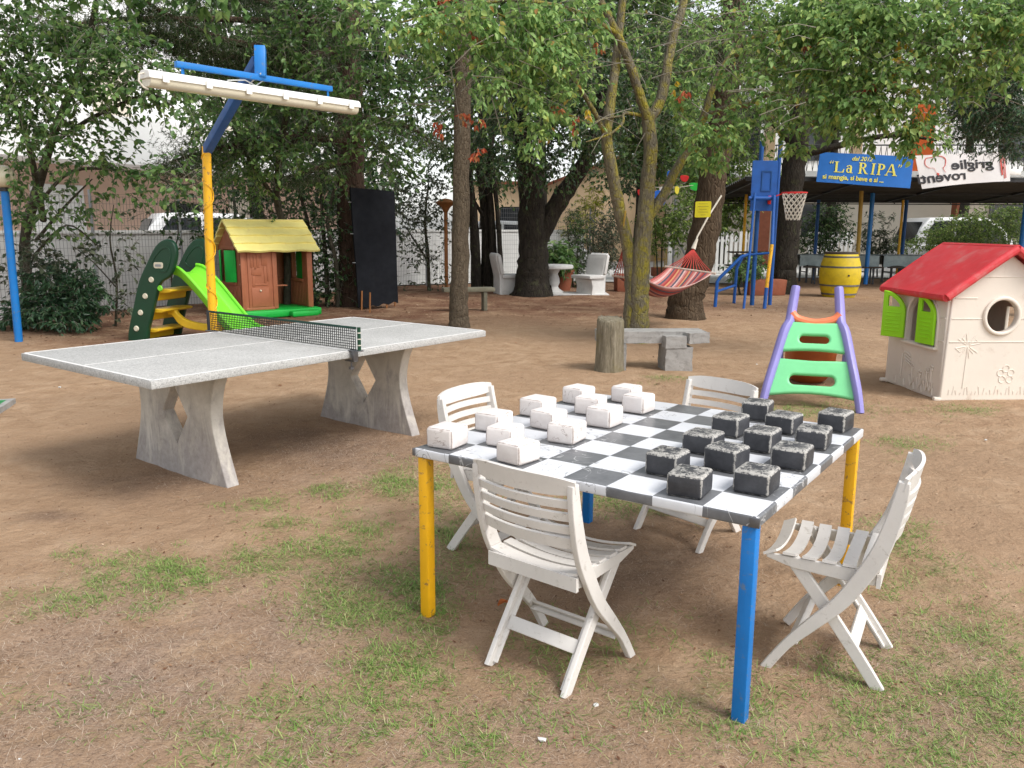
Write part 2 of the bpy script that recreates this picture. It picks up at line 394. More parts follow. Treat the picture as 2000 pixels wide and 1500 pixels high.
def sheet(name, xs, ys, z, m, attrs=None, kind='structure'):
    X, Y = np.meshgrid(xs, ys, indexing='ij'); P = np.stack([X.ravel(), Y.ravel(), np.zeros(X.size)], 1)
    P[:, 2] = z(P) if callable(z) else z
    nx, ny = len(xs), len(ys); I = np.arange(nx * ny).reshape(nx, ny)
    F = np.stack([I[:-1, :-1], I[1:, :-1], I[1:, 1:], I[:-1, 1:]], -1).reshape(-1, 4)
    o = np_mesh(name, P, F, [m], smooth=True); o['kind'] = kind
    for k, v in (attrs or {}).items():
        a = o.data.attributes.new(k, 'FLOAT', 'POINT'); a.data.foreach_set('value', v(P).astype(np.float32))
    return o
def np_mesh(name, V, F, mats, mi=None, smooth=False, parent=None, world=False):
    V = np.asarray(V, np.float64)
    if world and parent is not None:
        m = np.array(minv(parent)); V = V @ m[:3, :3].T + m[:3, 3]
    me = bpy.data.meshes.new(name); nF, k = F.shape
    me.vertices.add(len(V)); me.vertices.foreach_set('co', V.astype(np.float32).ravel())
    me.loops.add(nF * k); me.loops.foreach_set('vertex_index', F.astype(np.int32).ravel())
    me.polygons.add(nF); me.polygons.foreach_set('loop_start', np.arange(0, nF * k, k, dtype=np.int32))
    try: me.polygons.foreach_set('loop_total', np.full(nF, k, dtype=np.int32))
    except Exception: pass
    for m in mats: me.materials.append(m)
    if mi is not None: me.polygons.foreach_set('material_index', np.asarray(mi, np.int32))
    if smooth: me.polygons.foreach_set('use_smooth', np.ones(nF, bool))
    me.update(calc_edges=True); me.validate()
    o = bpy.data.objects.new(name, me); COL.objects.link(o)
    if parent is not None: o.parent = parent
    return o

def ground_mat():
    m = NT('dirt'); v = m.coord()
    def attr(n): a = m.new('Attribute'); a.attribute_name = n; return a.outputs['Fac']
    big = m.noise(.55, 6, .62, v, .3); mid = m.noise(4.5, 7, .68, v, .4); fine = m.noise(70, 6, .75, v)
    c = m.ramp(mid, [(.28, (.285, .18, .108)), (.5, (.375, .25, .155)), (.75, (.47, .335, .225))])
    c = m.mix(m.step(big, .42, .68), c, m.mix(fine, (.27, .168, .102), (.40, .275, .175)))
    # reddish litter of conifer needles under the trees
    lit = m.ramp(m.noise(38, 7, .8, v, 1.2), [(.3, (.085, .036, .022)), (.5, (.17, .082, .05)), (.72, (.30, .17, .115))])
    lf = m.math('MULTIPLY', attr('litter'), m.step(m.noise(1.6, 7, .7, v, .4), .28, .6)); c = m.mix(lf, c, lit)
    # mat of dead grass
    mp = m.new('Mapping'); mp.inputs['Rotation'].default_value = (0, 0, .6); mp.inputs['Scale'].default_value = (1, 3.2, 1); m.L(v, mp.inputs[0])
    st = m.ramp(m.noise(34, 8, .8, mp.outputs[0], 1.5), [(.3, (.10, .065, .045)), (.45, (.26, .175, .125)), (.6, (.44, .33, .255)), (.76, (.64, .55, .47))])
    sf = m.math('MULTIPLY', attr('straw'), m.step(m.noise(3.2, 7, .75, v, .3), .3, .62)); c = m.mix(sf, c, st)
    gr = m.ramp(m.noise(60, 5, .7, v), [(.35, (.10, .13, .045)), (.65, (.24, .24, .11))])
    gf = m.math('MULTIPLY', m.math('MULTIPLY', attr('green'), .75), m.step(m.noise(7, 7, .7, v), .38, .65)); c = m.mix(gf, c, gr)
    hum_shade = m.ramp(m.noise(42, 7, .8, v, 1.0), [(.3, (.075, .045, .032)), (.5, (.17, .11, .078)), (.72, (.36, .27, .20))])
    c = m.mix(m.math('MULTIPLY', attr('humus_shade'), m.step(m.noise(2.6, 7, .7, v, .4), .30, .58)), c, hum_shade)  # dark littered soil, with shade under the tables painted into the colour
    # crumbs, pebbles and dark bits
    vo = m.new('TexVoronoi'); vo.inputs['Scale'].default_value = 55; m.L(v, vo.inputs['Vector']); vo2 = m.new('TexVoronoi'); vo2.inputs['Scale'].default_value = 17; m.L(v, vo2.inputs['Vector'])
    c = m.mix(m.math('MULTIPLY', m.step(vo.outputs['Distance'], .16, .07), .7), c, m.mix(vo.outputs['Color'], (.10, .06, .04), (.55, .45, .36)))
    c = m.mix(m.math('MULTIPLY', m.step(vo2.outputs['Distance'], .09, .04), m.step(m.noise(2.2, 4, .6, v), .5, .6)), c, (.09, .05, .03))
    gr2 = m.noise(150, 4, .8, v); c = m.mix(m.math('MULTIPLY', m.step(gr2, .56, .70), .55), c, (.54, .39, .27)); c = m.mix(m.math('MULTIPLY', m.step(gr2, .45, .32), .65), c, (.12, .066, .04))
    m.col(c); m.b.inputs['Roughness'].default_value = .95; m.b.inputs['Specular IOR Level'].default_value = .1
    h = m.math('ADD', m.math('ADD', m.math('MULTIPLY', fine, .5), m.noise(24, 7, .7, v)), m.math('MULTIPLY', m.noise(7, 5, .6, v, .4), 2.6)); m.bump(h, .75, .025)
    return m.m
def lit_attr(P):
    a = np.clip((P[:, 1] - (8.0 + .9 * vnoise(P, .5, 5) * 3 + np.clip(P[:, 0] + 3, 0, 3) * 1.2)) / 3.0, 0, 1)
    return a * np.clip((7 - P[:, 0]) / 5, .25, 1) * .95
_near = np.concatenate([np.arange(-6, 6.001, .06)])
xs = np.concatenate([[-200, -120, -70, -45, -30, -22, -17, -13], np.arange(-11, -6, .25), _near, np.arange(6.25, 12.1, .25), [13, 15, 18, 22, 30, 45, 70, 120, 200]])
ys = np.concatenate([[-60, -30, -15, -8, -4, -2, -1, 0, .5, 1.0], np.arange(1.3, 9, .06), np.arange(9, 20, .2), [20.5, 21, 22, 23.5, 25, 28, 32, 40, 55, 80, 120, 200, 300]])
ground = sheet('ground', xs, ys, gz, ground_mat(), {'straw': lambda P: blobs(STRAW, P), 'green': lambda P: np.clip(blobs(GREEN, P) * 1.2, 0, 1), 'litter': lit_attr, 'humus_shade': lambda P: blobs([(330, 950, 190, 40, .6), (620, 870, 190, 45, .75), (100, 1008, 70, 12, .8), (1240, 1110, 210, 90, .55), (640, 960, 60, 14, .3), (1420, 1200, 80, 40, .4), (840, 860, 60, 18, .5)], P)})
ground.name = 'ground'
# pale paving of the yard and street behind the garden
pv = MB(); pv.bm.faces.new([pv.bm.verts.new(p) for p in ((-60, 14.0, .03), (-10.2, 14.0, .03), (-6.6, 17.3, .03), (-2.8, 21.8, .03), (1.2, 23.6, .03), (6.0, 22.9, .03), (8.2, 25.6, .03), (30, 25.6, .03), (60, 60, .03), (-60, 60, .03))])
pav = pv.build('paving', M['paving']); pav['kind'] = 'structure'

# ------------------------------------------------------------------ grass and litter
def blade_mesh(name, B, ang, L, W, tilt, curl, m):
    n = len(B); dx, dy = np.cos(ang), np.sin(ang); sx, sy = -dy, dx
    def pt(t, wd):
        h = L * t * np.cos(tilt * (1 + curl * t)) ; o = L * t * np.sin(np.clip(tilt * (1 + curl * t), 0, 1.75))
        c = B + np.stack([dx * o, dy * o, np.maximum(h, .002)], 1); s = np.stack([sx, sy, sx * 0], 1) * (wd * W)[:, None] * .5
        return c - s, c + s
    a0, a1 = pt(0, np.ones(n)); b0, b1 = pt(.55, np.full(n, .8)); c0, c1 = pt(1.0, np.full(n, .12))
    V = np.stack([a0, a1, b0, b1, c0, c1], 1).reshape(-1, 3); I = np.arange(n)[:, None] * 6
    F = np.concatenate([I + [0, 1, 3, 2], I + [2, 3, 5, 4]], 0)
    return np_mesh(name, V, F, [m], smooth=True)
def tufts(n, L, nb, spread, lo, hi, thr, seed, area=(-5.2, 5.6, 1.2, 8.6)):
    r = np.random.default_rng(seed)
    P = np.stack([r.uniform(area[0], area[1], n), r.uniform(area[2], area[3], n), np.zeros(n)], 1)
    d = blobs(L, P); nz = vnoise(P, 3.0, seed) * .55 + vnoise(P, 9.0, seed + 1) * .45
    k = d * 1.4 * np.clip((nz - thr) * 3.4, 0, 1.2) > r.random(n)
    P = P[k]; d = d[k]
    B = np.repeat(P, nb, 0); B[:, :2] += r.normal(0, spread, (len(B), 2)); B[:, 2] = gz(B) - .003
    return B, r
gm = leafmat('grass_green', [(0, (.10, .18, .035)), (.35, (.16, .28, .06)), (.7, (.24, .37, .09)), (.88, (.34, .42, .13)), (1, (.48, .43, .24))], .25, .5, .3)
B, r = tufts(95000, GREEN, 16, .030, 0, 0, .17, 11); n = len(B)
g1 = blade_mesh('grass', B, r.uniform(0, 6.283, n), r.uniform(.014, .05, n), r.uniform(.0016, .0036, n), r.uniform(.7, 1.45, n), r.uniform(.0, .4, n), gm)
tag(g1, 'patches of short green grass on the bare dirt', 'grass', kind='stuff')
dm = leafmat('grass_dry', [(0, (.11, .07, .048)), (.3, (.28, .19, .135)), (.7, (.44, .335, .25)), (1, (.60, .50, .40))], .15, .7, .2)
B, r = tufts(80000, STRAW, 17, .05, 0, 0, .10, 23); n = len(B)
g2 = blade_mesh('dry_grass', B, r.uniform(0, 6.283, n), r.uniform(.010, .042, n), r.uniform(.0009, .0020, n), r.uniform(.95, 1.5, n), r.uniform(.0, .25, n), dm)
tag(g2, 'flattened straw coloured dead grass on the dirt', 'grass', kind='stuff')
def litter(name, n, area, size, m, seed, dens=None):
    r = np.random.default_rng(seed); P = np.stack([r.uniform(area[0], area[1], n), r.uniform(area[2], area[3], n), np.zeros(n)], 1)
    if dens is not None: P = P[dens(P) > r.random(n)]
    n = len(P); P[:, 2] = gz(P) + .004; a = r.uniform(0, 6.283, n); L = r.uniform(*size, n); Wd = L * r.uniform(.25, .6, n)
    D = np.stack([np.cos(a), np.sin(a), r.uniform(-.1, .3, n)], 1) * L[:, None]; S = np.stack([-np.sin(a), np.cos(a), r.uniform(-.3, .3, n)], 1) * Wd[:, None] * .5
    V = np.stack([P, P + D * .45 + S, P + D, P + D * .5 - S], 1).reshape(-1, 3); V[:, 2] = np.maximum(V[:, 2], np.repeat(P[:, 2], 4) - .002)
    o = np_mesh(name, V, np.arange(n * 4).reshape(-1, 4), [m]); return o
lm = leafmat('fallen_leaf', [(0, (.07, .03, .018)), (.5, (.2, .095, .05)), (.85, (.36, .22, .13)), (1, (.55, .42, .3))], .1, .8, .2)
tag(litter('leaf_litter', 14000, (-9, 8, 8, 21), (.02, .07), lm, 3, lambda P: np.clip(lit_attr(P) * 1.0 + .03, 0, 1)), 'brown fallen leaves and needles under the trees', 'leaf litter', kind='stuff')
tag(litter('leaf_crumbs', 9000, (-5, 5.5, 1.3, 9), (.005, .022), lm, 4), 'small brown leaf crumbs scattered on the dirt', 'leaf litter', kind='stuff')
for i, (px, py, s) in enumerate([(1164, 1378, .011), (1058, 1446, .012), (40, 1487, .013), (1925, 860, .011), (1690, 975, .01), (117, 757, .014), (1478, 712, .012), (466, 1391, .008)]):
    p = gp(px, py); b = MB(); b.ico((0, 0, 0), s, 1, .25, (1.2, .9, .6)); o = b.build('pebble', M['white_concrete']); o.location = (p.x, p.y, s * .3)
    where = ['beside the front chair', 'at the bottom edge, below the front chair', 'in the bottom left corner', 'on the dirt right of the board', 'beyond the right hand chair', 'left of the table tennis table', 'near the toy slide', 'in the dry grass'][i]
    tag(o, 'small white pebble ' + where, 'pebble', 'white pebbles on the dirt')
leaf = MB(); leaf.grid(lambda u, v: ((u - .5) * .05, (v - .5) * .03 * (1.1 - abs(2 * u - 1)), .012 + .012 * (2 * v - 1) ** 2 + .01 * math.sin(u * 3)), 6, 3)
o = leaf.build('fallen_leaf', mat('orange_leaf', (.42, .12, .03), .7, .2, 30)); o.location = gp(982, 1187); o.rotation_euler = (0, 0, .6); tag(o, 'single orange fallen leaf behind the front chair', 'leaf')
# ------------------------------------------------------------------ table tennis table
def terrazzo():
    m = NT('terrazzo'); v = m.coord()
    c = m.ramp(m.noise(3, 5, .6, v), [(.3, (.36, .355, .34)), (.7, (.45, .445, .43))])
    for s, a, b, cc, k in ((95, .25, .12, (.17, .17, .17), .85), (150, .3, .2, (.72, .71, .69), .8), (48, .16, .09, (.12, .12, .12), .7)):
        vo = m.new('TexVoronoi'); vo.inputs['Scale'].default_value = s; m.L(v, vo.inputs['Vector'])
        c = m.mix(m.math('MULTIPLY', m.step(vo.outputs['Distance'], a, b), k), c, cc)
    g1 = m.noise(85, 3, .8, v); c = m.mix(m.math('MULTIPLY', m.step(g1, .48, .36), .6), c, (.17, .17, .165)); c = m.mix(m.math('MULTIPLY', m.step(g1, .55, .68), .4), c, (.62, .61, .59))
    n = m.noise(6, 7, .7, v, .5); c = m.mix(m.math('MULTIPLY', m.step(n, .58, .75), .4), c, (.3, .29, .27))
    m.col(c); m.b.inputs['Roughness'].default_value = .7; m.bump(m.noise(90, 5, .6, v), .15, .004); return m.m
def legstone():
    m = NT('cast_stone'); v = m.coord()
    c = m.ramp(m.noise(4, 7, .7, v, .5), [(.3, (.42, .385, .335)), (.55, (.56, .525, .465)), (.75, (.63, .60, .55))])
    mp = m.new('Mapping'); mp.inputs['Scale'].default_value = (1, 1, .35); m.L(v, mp.inputs[0])
    sep = m.new('SeparateXYZ'); m.L(v, sep.inputs[0])
    n2 = m.noise(6, 8, .75, mp.outputs[0], .8); low = m.math('SUBTRACT', .62, sep.outputs['Z'])
    f = m.step(m.math('ADD', n2, m.math('MULTIPLY', low, .45)), .54, .8)
    c = m.mix(m.math('MULTIPLY', f, .75), c, m.ramp(m.noise(25, 5, .6, v), [(.3, (.20, .18, .175)), (.7, (.33, .30, .30))]))
    vo = m.new('TexVoronoi'); vo.inputs['Scale'].default_value = 45; m.L(v, vo.inputs['Vector'])
    c = m.mix(m.math('MULTIPLY', m.step(vo.outputs['Distance'], .12, .05), .5), c, (.12, .11, .1))
    m.col(c); m.b.inputs['Roughness'].default_value = .9; m.bump(m.noise(40, 7, .7, v), .3, .006); return m.m
PT = (-1.6409, 5.7818); PYAW = .9178
tt = thing('table_tennis_table', 'grey terrazzo table tennis table on two concrete legs with diamond holes', 'table', (PT[0], PT[1], 0), PYAW)
tz = terrazzo()
b = MB(); b.box((0, 0, .7365), (2.74, 1.525, .047), bev=.006); b.build('tabletop', tz, tt)
b = MB()
for a, c, sx, sy in ((0, .75, 2.70, .018), (0, -.75, 2.70, .018), (1.358, 0, .018, 1.482), (-1.358, 0, .018, 1.482), (0, 0, 2.69, .006), (0, .3715, .02, .735), (0, -.3715, .02, .735)):
    b.box((a, c, .7612), (sx, sy, .0016))
b.build('line_marking', mat('line_paint', (.72, .71, .69), .8, .1, 12, dirt=(.5, .49, .47), dscale=20, damt=(.5, .7)), tt)
def leg_outline():
    R = smooth_loop([(.54, -.03), (.505, .06), (.445, .22), (.41, .36), (.41, .47), (.438, .58), (.485, .672), (.50, .713)], 5, False)
    return R + [(-x, z) for x, z in reversed(R)]
ls = legstone()
for sx in (-1, 1):
    b = MB(); b.plate([leg_outline(), [(0, .185), (.142, .38), (0, .585), (-.142, .38)]], .085, frame((.82 if sx > 0 else -.77, 0, 0), (0, 1, 0), (0, 0, 1)), .007)
    b.build('leg', ls, tt)
# net
nt_ = thing('table_tennis_net', 'black string table tennis net clamped across the grey table', 'net', (PT[0], PT[1], 0), PYAW)
b = MB()
y0, y1, z0, z1 = -.80, .80, .772, .905
for k in range(81):
    y = y0 + (y1 - y0) * k / 80; b.box((0, y, (z0 + z1) / 2), (.003, .0042, z1 - z0))
for k in range(9):
    z = z0 + (z1 - z0) * k / 8; b.box((.0003, 0, z), (.003, y1 - y0, .0042))
b.build('mesh', M['net_string'], nt_, flat=True)
b = MB(); b.box((0, 0, .912), (.007, 1.62, .014), bev=.002); b.build('top_tape', mat('net_tape', (.012, .05, .035), .7, .2, 8), nt_)
for s in (-1, 1):
    b = MB(); b.tube([(0, s * .835, .768), (0, s * .835, .918)], .012, 12); b.build('post', M['dark_green_plastic'] if s < 0 else M['black_metal'], nt_)
    if s < 0:
        for z in (.80, .84, .88):
            b = MB(); b.tube([(0, s * .835, z), (0, s * .835, z + .006)], .0135, 12); b.build('tie', M['string'], nt_)
    b = MB(); b.box((0, s * .80, .7655), (.05, .10, .008), bev=.002); b.box((0, s * .79, .733), (.04, .022, .072), bev=.002); b.box((0, s * .755, .695), (.035, .09, .008), bev=.002)
    b.tube([(0, s * .755, .691), (0, s * .755, .655)], .006, 8); b.tube([(0, s * .755, .655), (0, s * .755, .64)], .018, 10); b.build('clamp', M['steel'], nt_)

# ------------------------------------------------------------------ lamp post over the table
lb = at(411, 652, 6.5); lp = thing('lamp_post', 'yellow and blue post with white fluorescent light reaching over the table', 'lamp post', (lb.x, lb.y, 0))
A = Vector((lb.x, lb.y, -.05)); T = at(403, 286, 6.5)
b = MB(); b.tube([A, A.lerp(T, .33) + Vector((.004, 0, 0)), A.lerp(T, .66) - Vector((.004, 0, 0)), T], .033, 14); b.build('pole', M['yellow_paint'], lp, True)
b = MB(); pts = []
for k in range(60):
    t = .42 + .57 * k / 59; a = 2.4 * math.sin(k * .33) + 4.2; p = A.lerp(T, t); pts.append(p + Vector((math.cos(a), math.sin(a), 0)) * .038)
b.tube(pts, .004, 6); b.build('cable', M['yellow_paint'], lp, True)
E1 = at(503, 118, 5.85)
b = MB(); b.bar(T - Vector((0, 0, .03)), E1, .062, .062, bev=.004); b.build('arm', M['navy_paint'], lp, True)
Fa, Fb = at(282, 156, 5.15), at(694, 209, 6.4); fz = (Fa.z + Fb.z) / 2; Fa.z = fz; Fb.z = fz; fd = (Fb - Fa).normalized()
Cc = at(500, 152, 5.78); side = Vector((-fd.y, fd.x, 0))
C0 = Vector((Fa.x, Fa.y, 0)).lerp(Vector((Fb.x, Fb.y, 0)), .5); C0.z = Cc.z
ba, bb = C0 - fd * .60, C0 + fd * .585
b = MB(); b.bar(at(508, 92, 5.82), C0 + Vector((0, 0, -.0)), .07, .07, bev=.004); b.build('stub', M['blue_paint'], lp, True)
b = MB(); b.bar(ba, bb, .036, .036, bev=.003); b.build('crossbar', M['blue_paint'], lp, True)
top = fz + .06
for t in (-.555, .555):
    b = MB(); q = C0 + fd * t; b.bar(q - Vector((0, 0, .01)), Vector((q.x, q.y, top - .01)), .03, .008); b.build('bracket', M['blue_paint'], lp, True)
fm = Vector((Fa.x, Fa.y, fz)).lerp(Vector((Fb.x, Fb.y, fz)), .5); FL = (Fb - Fa).length
Mx = frame(fm, fd, side)
b = MB(); b.plate([smooth_loop([(-.064, .0), (-.06, .028), (-.042, .046), (0, .05), (.042, .046), (.06, .028), (.064, .0)], 4, False)], FL, Mx @ Matrix(((0, 0, 1, 0), (1, 0, 0, 0), (0, 1, 0, 0), (0, 0, 0, 1))), .004)
hous = b.build('light_housing', M['white_metal'], lp, True)
for k in range(6):
    for s in (-1, 1):
        b = MB(); b.mesh(plate_mesh([rrect(-.02, -.018, .02, .03, .004)], .006), Mx @ frame((-.44 * FL + .88 * FL * k / 5, s * .072, 0), (1, 0, 0), (0, 0, 1)))
        b.build('clip', M['white_metal'], lp, True)
b = MB(); b.plate([smooth_loop([(-.056, 0), (-.05, -.028), (-.032, -.044), (0, -.047), (.032, -.044), (.05, -.028), (.056, 0)], 4, False)], FL * .985, Mx @ Matrix(((0, 0, 1, 0), (1, 0, 0, 0), (0, 1, 0, 0), (0, 0, 0, 1))), .004)
b.build('diffuser', M['diffuser'], lp, True)
b = MB(); e0 = fm - fd * FL * .5
b.tube([e0 + Vector((0, 0, .03)), e0 - fd * .03 + Vector((0, 0, .02)), e0 - fd * .035 + Vector((0, 0, -.02)), e0 - fd * .01 + Vector((0, 0, -.05)), e0 + fd * .02 + Vector((0, 0, -.06))], .006, 8)
b.build('wire', M['string'], lp, True); b = MB()
q = C0 - fd * .02; b.tube([fm + Vector((0, 0, .06)) - fd * .25, q - fd * .1 + Vector((0, 0, -.03)), q + side * .03 + Vector((0, 0, -.05)), q + fd * .06 + Vector((0, 0, 0)), q + fd * .03 + Vector((0, 0, .05)), q - side * .03 + Vector((0, 0, .02)), T.lerp(E1, .6)], .0045, 6)
b.build('wire', mat('wire_grey', (.55, .55, .52), .5, .1, 10), lp, True)

# ------------------------------------------------------------------ draughts table
CT = (.5707, 3.3306); CYAW = -.6069; CS = 1.37; SQ = (CS - .012) / 8; CZ = .704
def board_mat():
    m = NT('board'); v = m.coord(); sep = m.new('SeparateXYZ'); 
    nz = m.new('TexNoise'); nz.inputs['Scale'].default_value = 9; nz.inputs['Detail'].default_value = 3; m.L(v, nz.inputs['Vector'])
    off = m.new('VectorMath'); off.operation = 'MULTIPLY_ADD'; m.L(nz.outputs['Color'], off.inputs[0]); off.inputs[1].default_value = (.006, .006, 0); m.L(v, off.inputs[2]); m.L(off.outputs[0], sep.inputs[0])
    par = m.math('ADD', m.math('FLOOR', m.math('DIVIDE', sep.outputs['X'], SQ)), m.math('FLOOR', m.math('DIVIDE', sep.outputs['Y'], SQ)))
    odd = m.math('GREATER_THAN', m.math('ABSOLUTE', m.math('SUBTRACT', m.math('MODULO', m.math('ADD', par, 100), 2), 0)), .5)
    wht = m.ramp(m.noise(7, 7, .7, v), [(.3, (.62, .635, .665)), (.7, (.71, .72, .745))])
    blk = m.ramp(m.noise(9, 6, .7, v), [(.3, (.095, .098, .106)), (.7, (.17, .173, .18))])
    c = m.mix(odd, blk, wht)
    scr = m.noise(5.5, 3, .5, v, 2.2); line = m.math('MULTIPLY', m.step(m.math('ABSOLUTE', m.math('SUBTRACT', scr, .5)), .012, .003), m.step(m.noise(2.6, 3, .5, v), .48, .58))
    c = m.mix(m.math('MULTIPLY', line, .75), c, m.mix(odd, (.5, .5, .5), (.12, .12, .12)))
    d2 = m.step(m.noise(22, 8, .75, v, .5), .68, .8); c = m.mix(m.math('MULTIPLY', d2, .65), c, (.38, .36, .34))
    m.col(c); m.b.inputs['Roughness'].default_value = .34; m.b.inputs['Specular IOR Level'].default_value = .55
    m.bump(m.math('ADD', m.noise(14, 4, .5, v, .6), m.math('MULTIPLY', line, .3)), .25, .006); return m.m
dt = thing('draughts_table', 'square table with black and white draughts board and yellow and blue legs', 'table', (CT[0], CT[1], 0), CYAW)
b = MB(); b.box((0, 0, CZ - .019), (CS, CS, .038), bev=.007, seg=3); b.build('board', board_mat(), dt)
for sx, sy, m_, lab in ((-1, -1, 'yellow_paint', 'yellow leg at the front left'), (1, -1, 'blue_paint', 'blue leg nearest the camera'), (1, 1, 'yellow_paint', 'yellow leg behind the right hand chair'), (-1, 1, 'blue_paint', 'blue leg at the far corner')):
    b = MB(); x, y = sx * (CS / 2 - .032), sy * (CS / 2 - .032); b.box((x, y, (CZ - .04) / 2 - .02), (.044, .044, CZ), bev=.003); l = b.build('leg', M[m_], dt); l['label'] = lab
b = MB(); b.box((CS / 2 - .012, -CS / 2 + .001, CZ - .02), (.03, .008, .032), bev=.002); b.build('corner_bracket', M['steel'], dt); b = MB(); b.box((-CS / 2 + .0, -CS / 2 + .01, CZ - .018), (.014, .03, .03), bev=.003); b.build('corner_bracket', M['steel'], dt)

def block_mat(name, c1, c2, worn, white):
    m = NT(name); oi = m.new('ObjectInfo'); ad = m.new('VectorMath'); ad.operation = 'ADD'; cx = m.new('CombineXYZ')
    m.L(m.math('MULTIPLY', oi.outputs['Random'], 37.0), cx.inputs[0]); m.L(m.math('MULTIPLY', oi.outputs['Random'], 11.0), cx.inputs[1]); v0 = m.coord(); m.L(v0, ad.inputs[0]); m.L(cx.outputs[0], ad.inputs[1]); v = ad.outputs[0]
    sep = m.new('SeparateXYZ'); m.L(v0, sep.inputs[0])
    X = m.math('DIVIDE', m.math('ABSOLUTE', sep.outputs['X']), .061); Y = m.math('DIVIDE', m.math('ABSOLUTE', sep.outputs['Y']), .064); Z = m.math('DIVIDE', m.math('ABSOLUTE', m.math('SUBTRACT', sep.outputs['Z'], .041)), .041)
    mx = m.math('MAXIMUM', X, m.math('MAXIMUM', Y, Z)); mn = m.math('MINIMUM', X, m.math('MINIMUM', Y, Z)); mid = m.math('SUBTRACT', m.math('SUBTRACT', m.math('ADD', X, m.math('ADD', Y, Z)), mx), mn)
    c = m.ramp(m.noise(25, 6, .7, v), [(.3, c1), (.7, c2)]); nn = m.noise(34, 8, .75, v, .4); n3 = m.noise(48, 8, .8, v, 1.6)
    top = m.math('GREATER_THAN', sep.outputs['Z'], .072)
    if white:
        f = m.math('MULTIPLY', m.step(m.math('ADD', mid, m.math('MULTIPLY', nn, .16)), .955, 1.0), .75)
        c = m.mix(f, c, worn)
        f2 = m.math('MULTIPLY', m.step(m.math('ABSOLUTE', m.math('SUBTRACT', m.noise(7, 5, .6, v, 1.4), .5)), .012, .002), m.step(m.noise(9, 3, .5, v), .5, .6)); c = m.mix(m.math('MULTIPLY', f2, .7), c, (.22, .15, .12))
        f3 = m.step(m.noise(14, 8, .75, v), .68, .8); c = m.mix(m.math('MULTIPLY', f3, .6), c, (.56, .44, .38))
    else:
        f = m.step(m.math('ADD', mid, m.math('MULTIPLY', nn, .5)), 1.10, 1.18)
        ft = m.math('MULTIPLY', top, m.step(m.math('ADD', n3, m.math('MULTIPLY', mid, .10)), .545, .60))
        wc = m.ramp(m.noise(90, 5, .7, v), [(.3, (.30, .285, .26)), (.7, worn)])
        c = m.mix(m.math('MAXIMUM', m.math('MULTIPLY', f, .85), ft), c, wc)
        c = m.mix(m.math('MULTIPLY', m.step(m.noise(120, 4, .7, v), .7, .76), .6), c, (.3, .29, .27))
    m.col(c); m.b.inputs['Roughness'].default_value = .75 if white else .5; m.bump(m.math('ADD', nn, m.math('MULTIPLY', n3, .4)), .35, .004); return m.m
def block_mesh(name, m_, seed):
    b = MB(); b.box((0, 0, .041), (.122, .128, .082), bev=.014, seg=4); bmesh.ops.subdivide_edges(b.bm, edges=b.bm.edges[:], cuts=1, use_grid_fill=True); b.noise(.0008, seed)
    return b.build(name, m_, sharp=60)
wm = block_mat('white_block', (.66, .60, .565), (.72, .675, .645), (.24, .185, .16), True)
km = block_mat('black_block', (.022, .023, .027), (.05, .051, .057), (.52, .50, .46), False)
protos = {'w': block_mesh('draughts_piece', wm, 3), 'k': block_mesh('draughts_piece', km, 5)}
used = {}
cyw, syw = math.cos(CYAW), math.sin(CYAW)
ordn = {0: 'nearest the front edge', 1: 'nearest the front edge', 2: 'second from the front edge', 3: 'second from the front edge', 4: 'third from the front edge', 5: 'third from the front edge', 6: 'farthest from the front edge', 7: 'farthest from the front edge'}
for kind, rows in (('w', (0, 1, 2)), ('k', (5, 6, 7))):
    for i in rows:
        for j in range(8):
            if (i + j) % 2: continue
            nm = {0: 'outer row at the left table edge', 1: 'middle row of the white pieces', 2: 'inner row of the white pieces', 5: 'inner row of the black pieces', 6: 'middle row of the black pieces', 7: 'outer row at the right table edge'}[i]
            lab = ('chipped white block' if kind == 'w' else 'worn black block') + ', ' + nm + ', ' + ordn[j]
            a, c = -CS / 2 + .006 + SQ * (i + .5) + random.uniform(-.012, .012), -CS / 2 + .006 + SQ * (j + .5) + random.uniform(-.012, .012)
            P = (CT[0] + a * cyw - c * syw, CT[1] + a * syw + c * cyw, CZ)
            rz = CYAW + random.uniform(-.12, .12) + random.choice((0, math.pi))
            grp = 'white draughts pieces on the board' if kind == 'w' else 'black draughts pieces on the board'
            if kind not in used:
                o = protos[kind]; used[kind] = 1; o.location = P; o.rotation_euler = (0, 0, rz); tag(o, lab, 'game piece', grp)
            else: o = dup(protos[kind], 'draughts_piece', lab, P, rz, grp, False); o['category'] = 'game piece'; o.scale = (random.uniform(.93, 1.06), random.uniform(.93, 1.06), random.uniform(.94, 1.07))

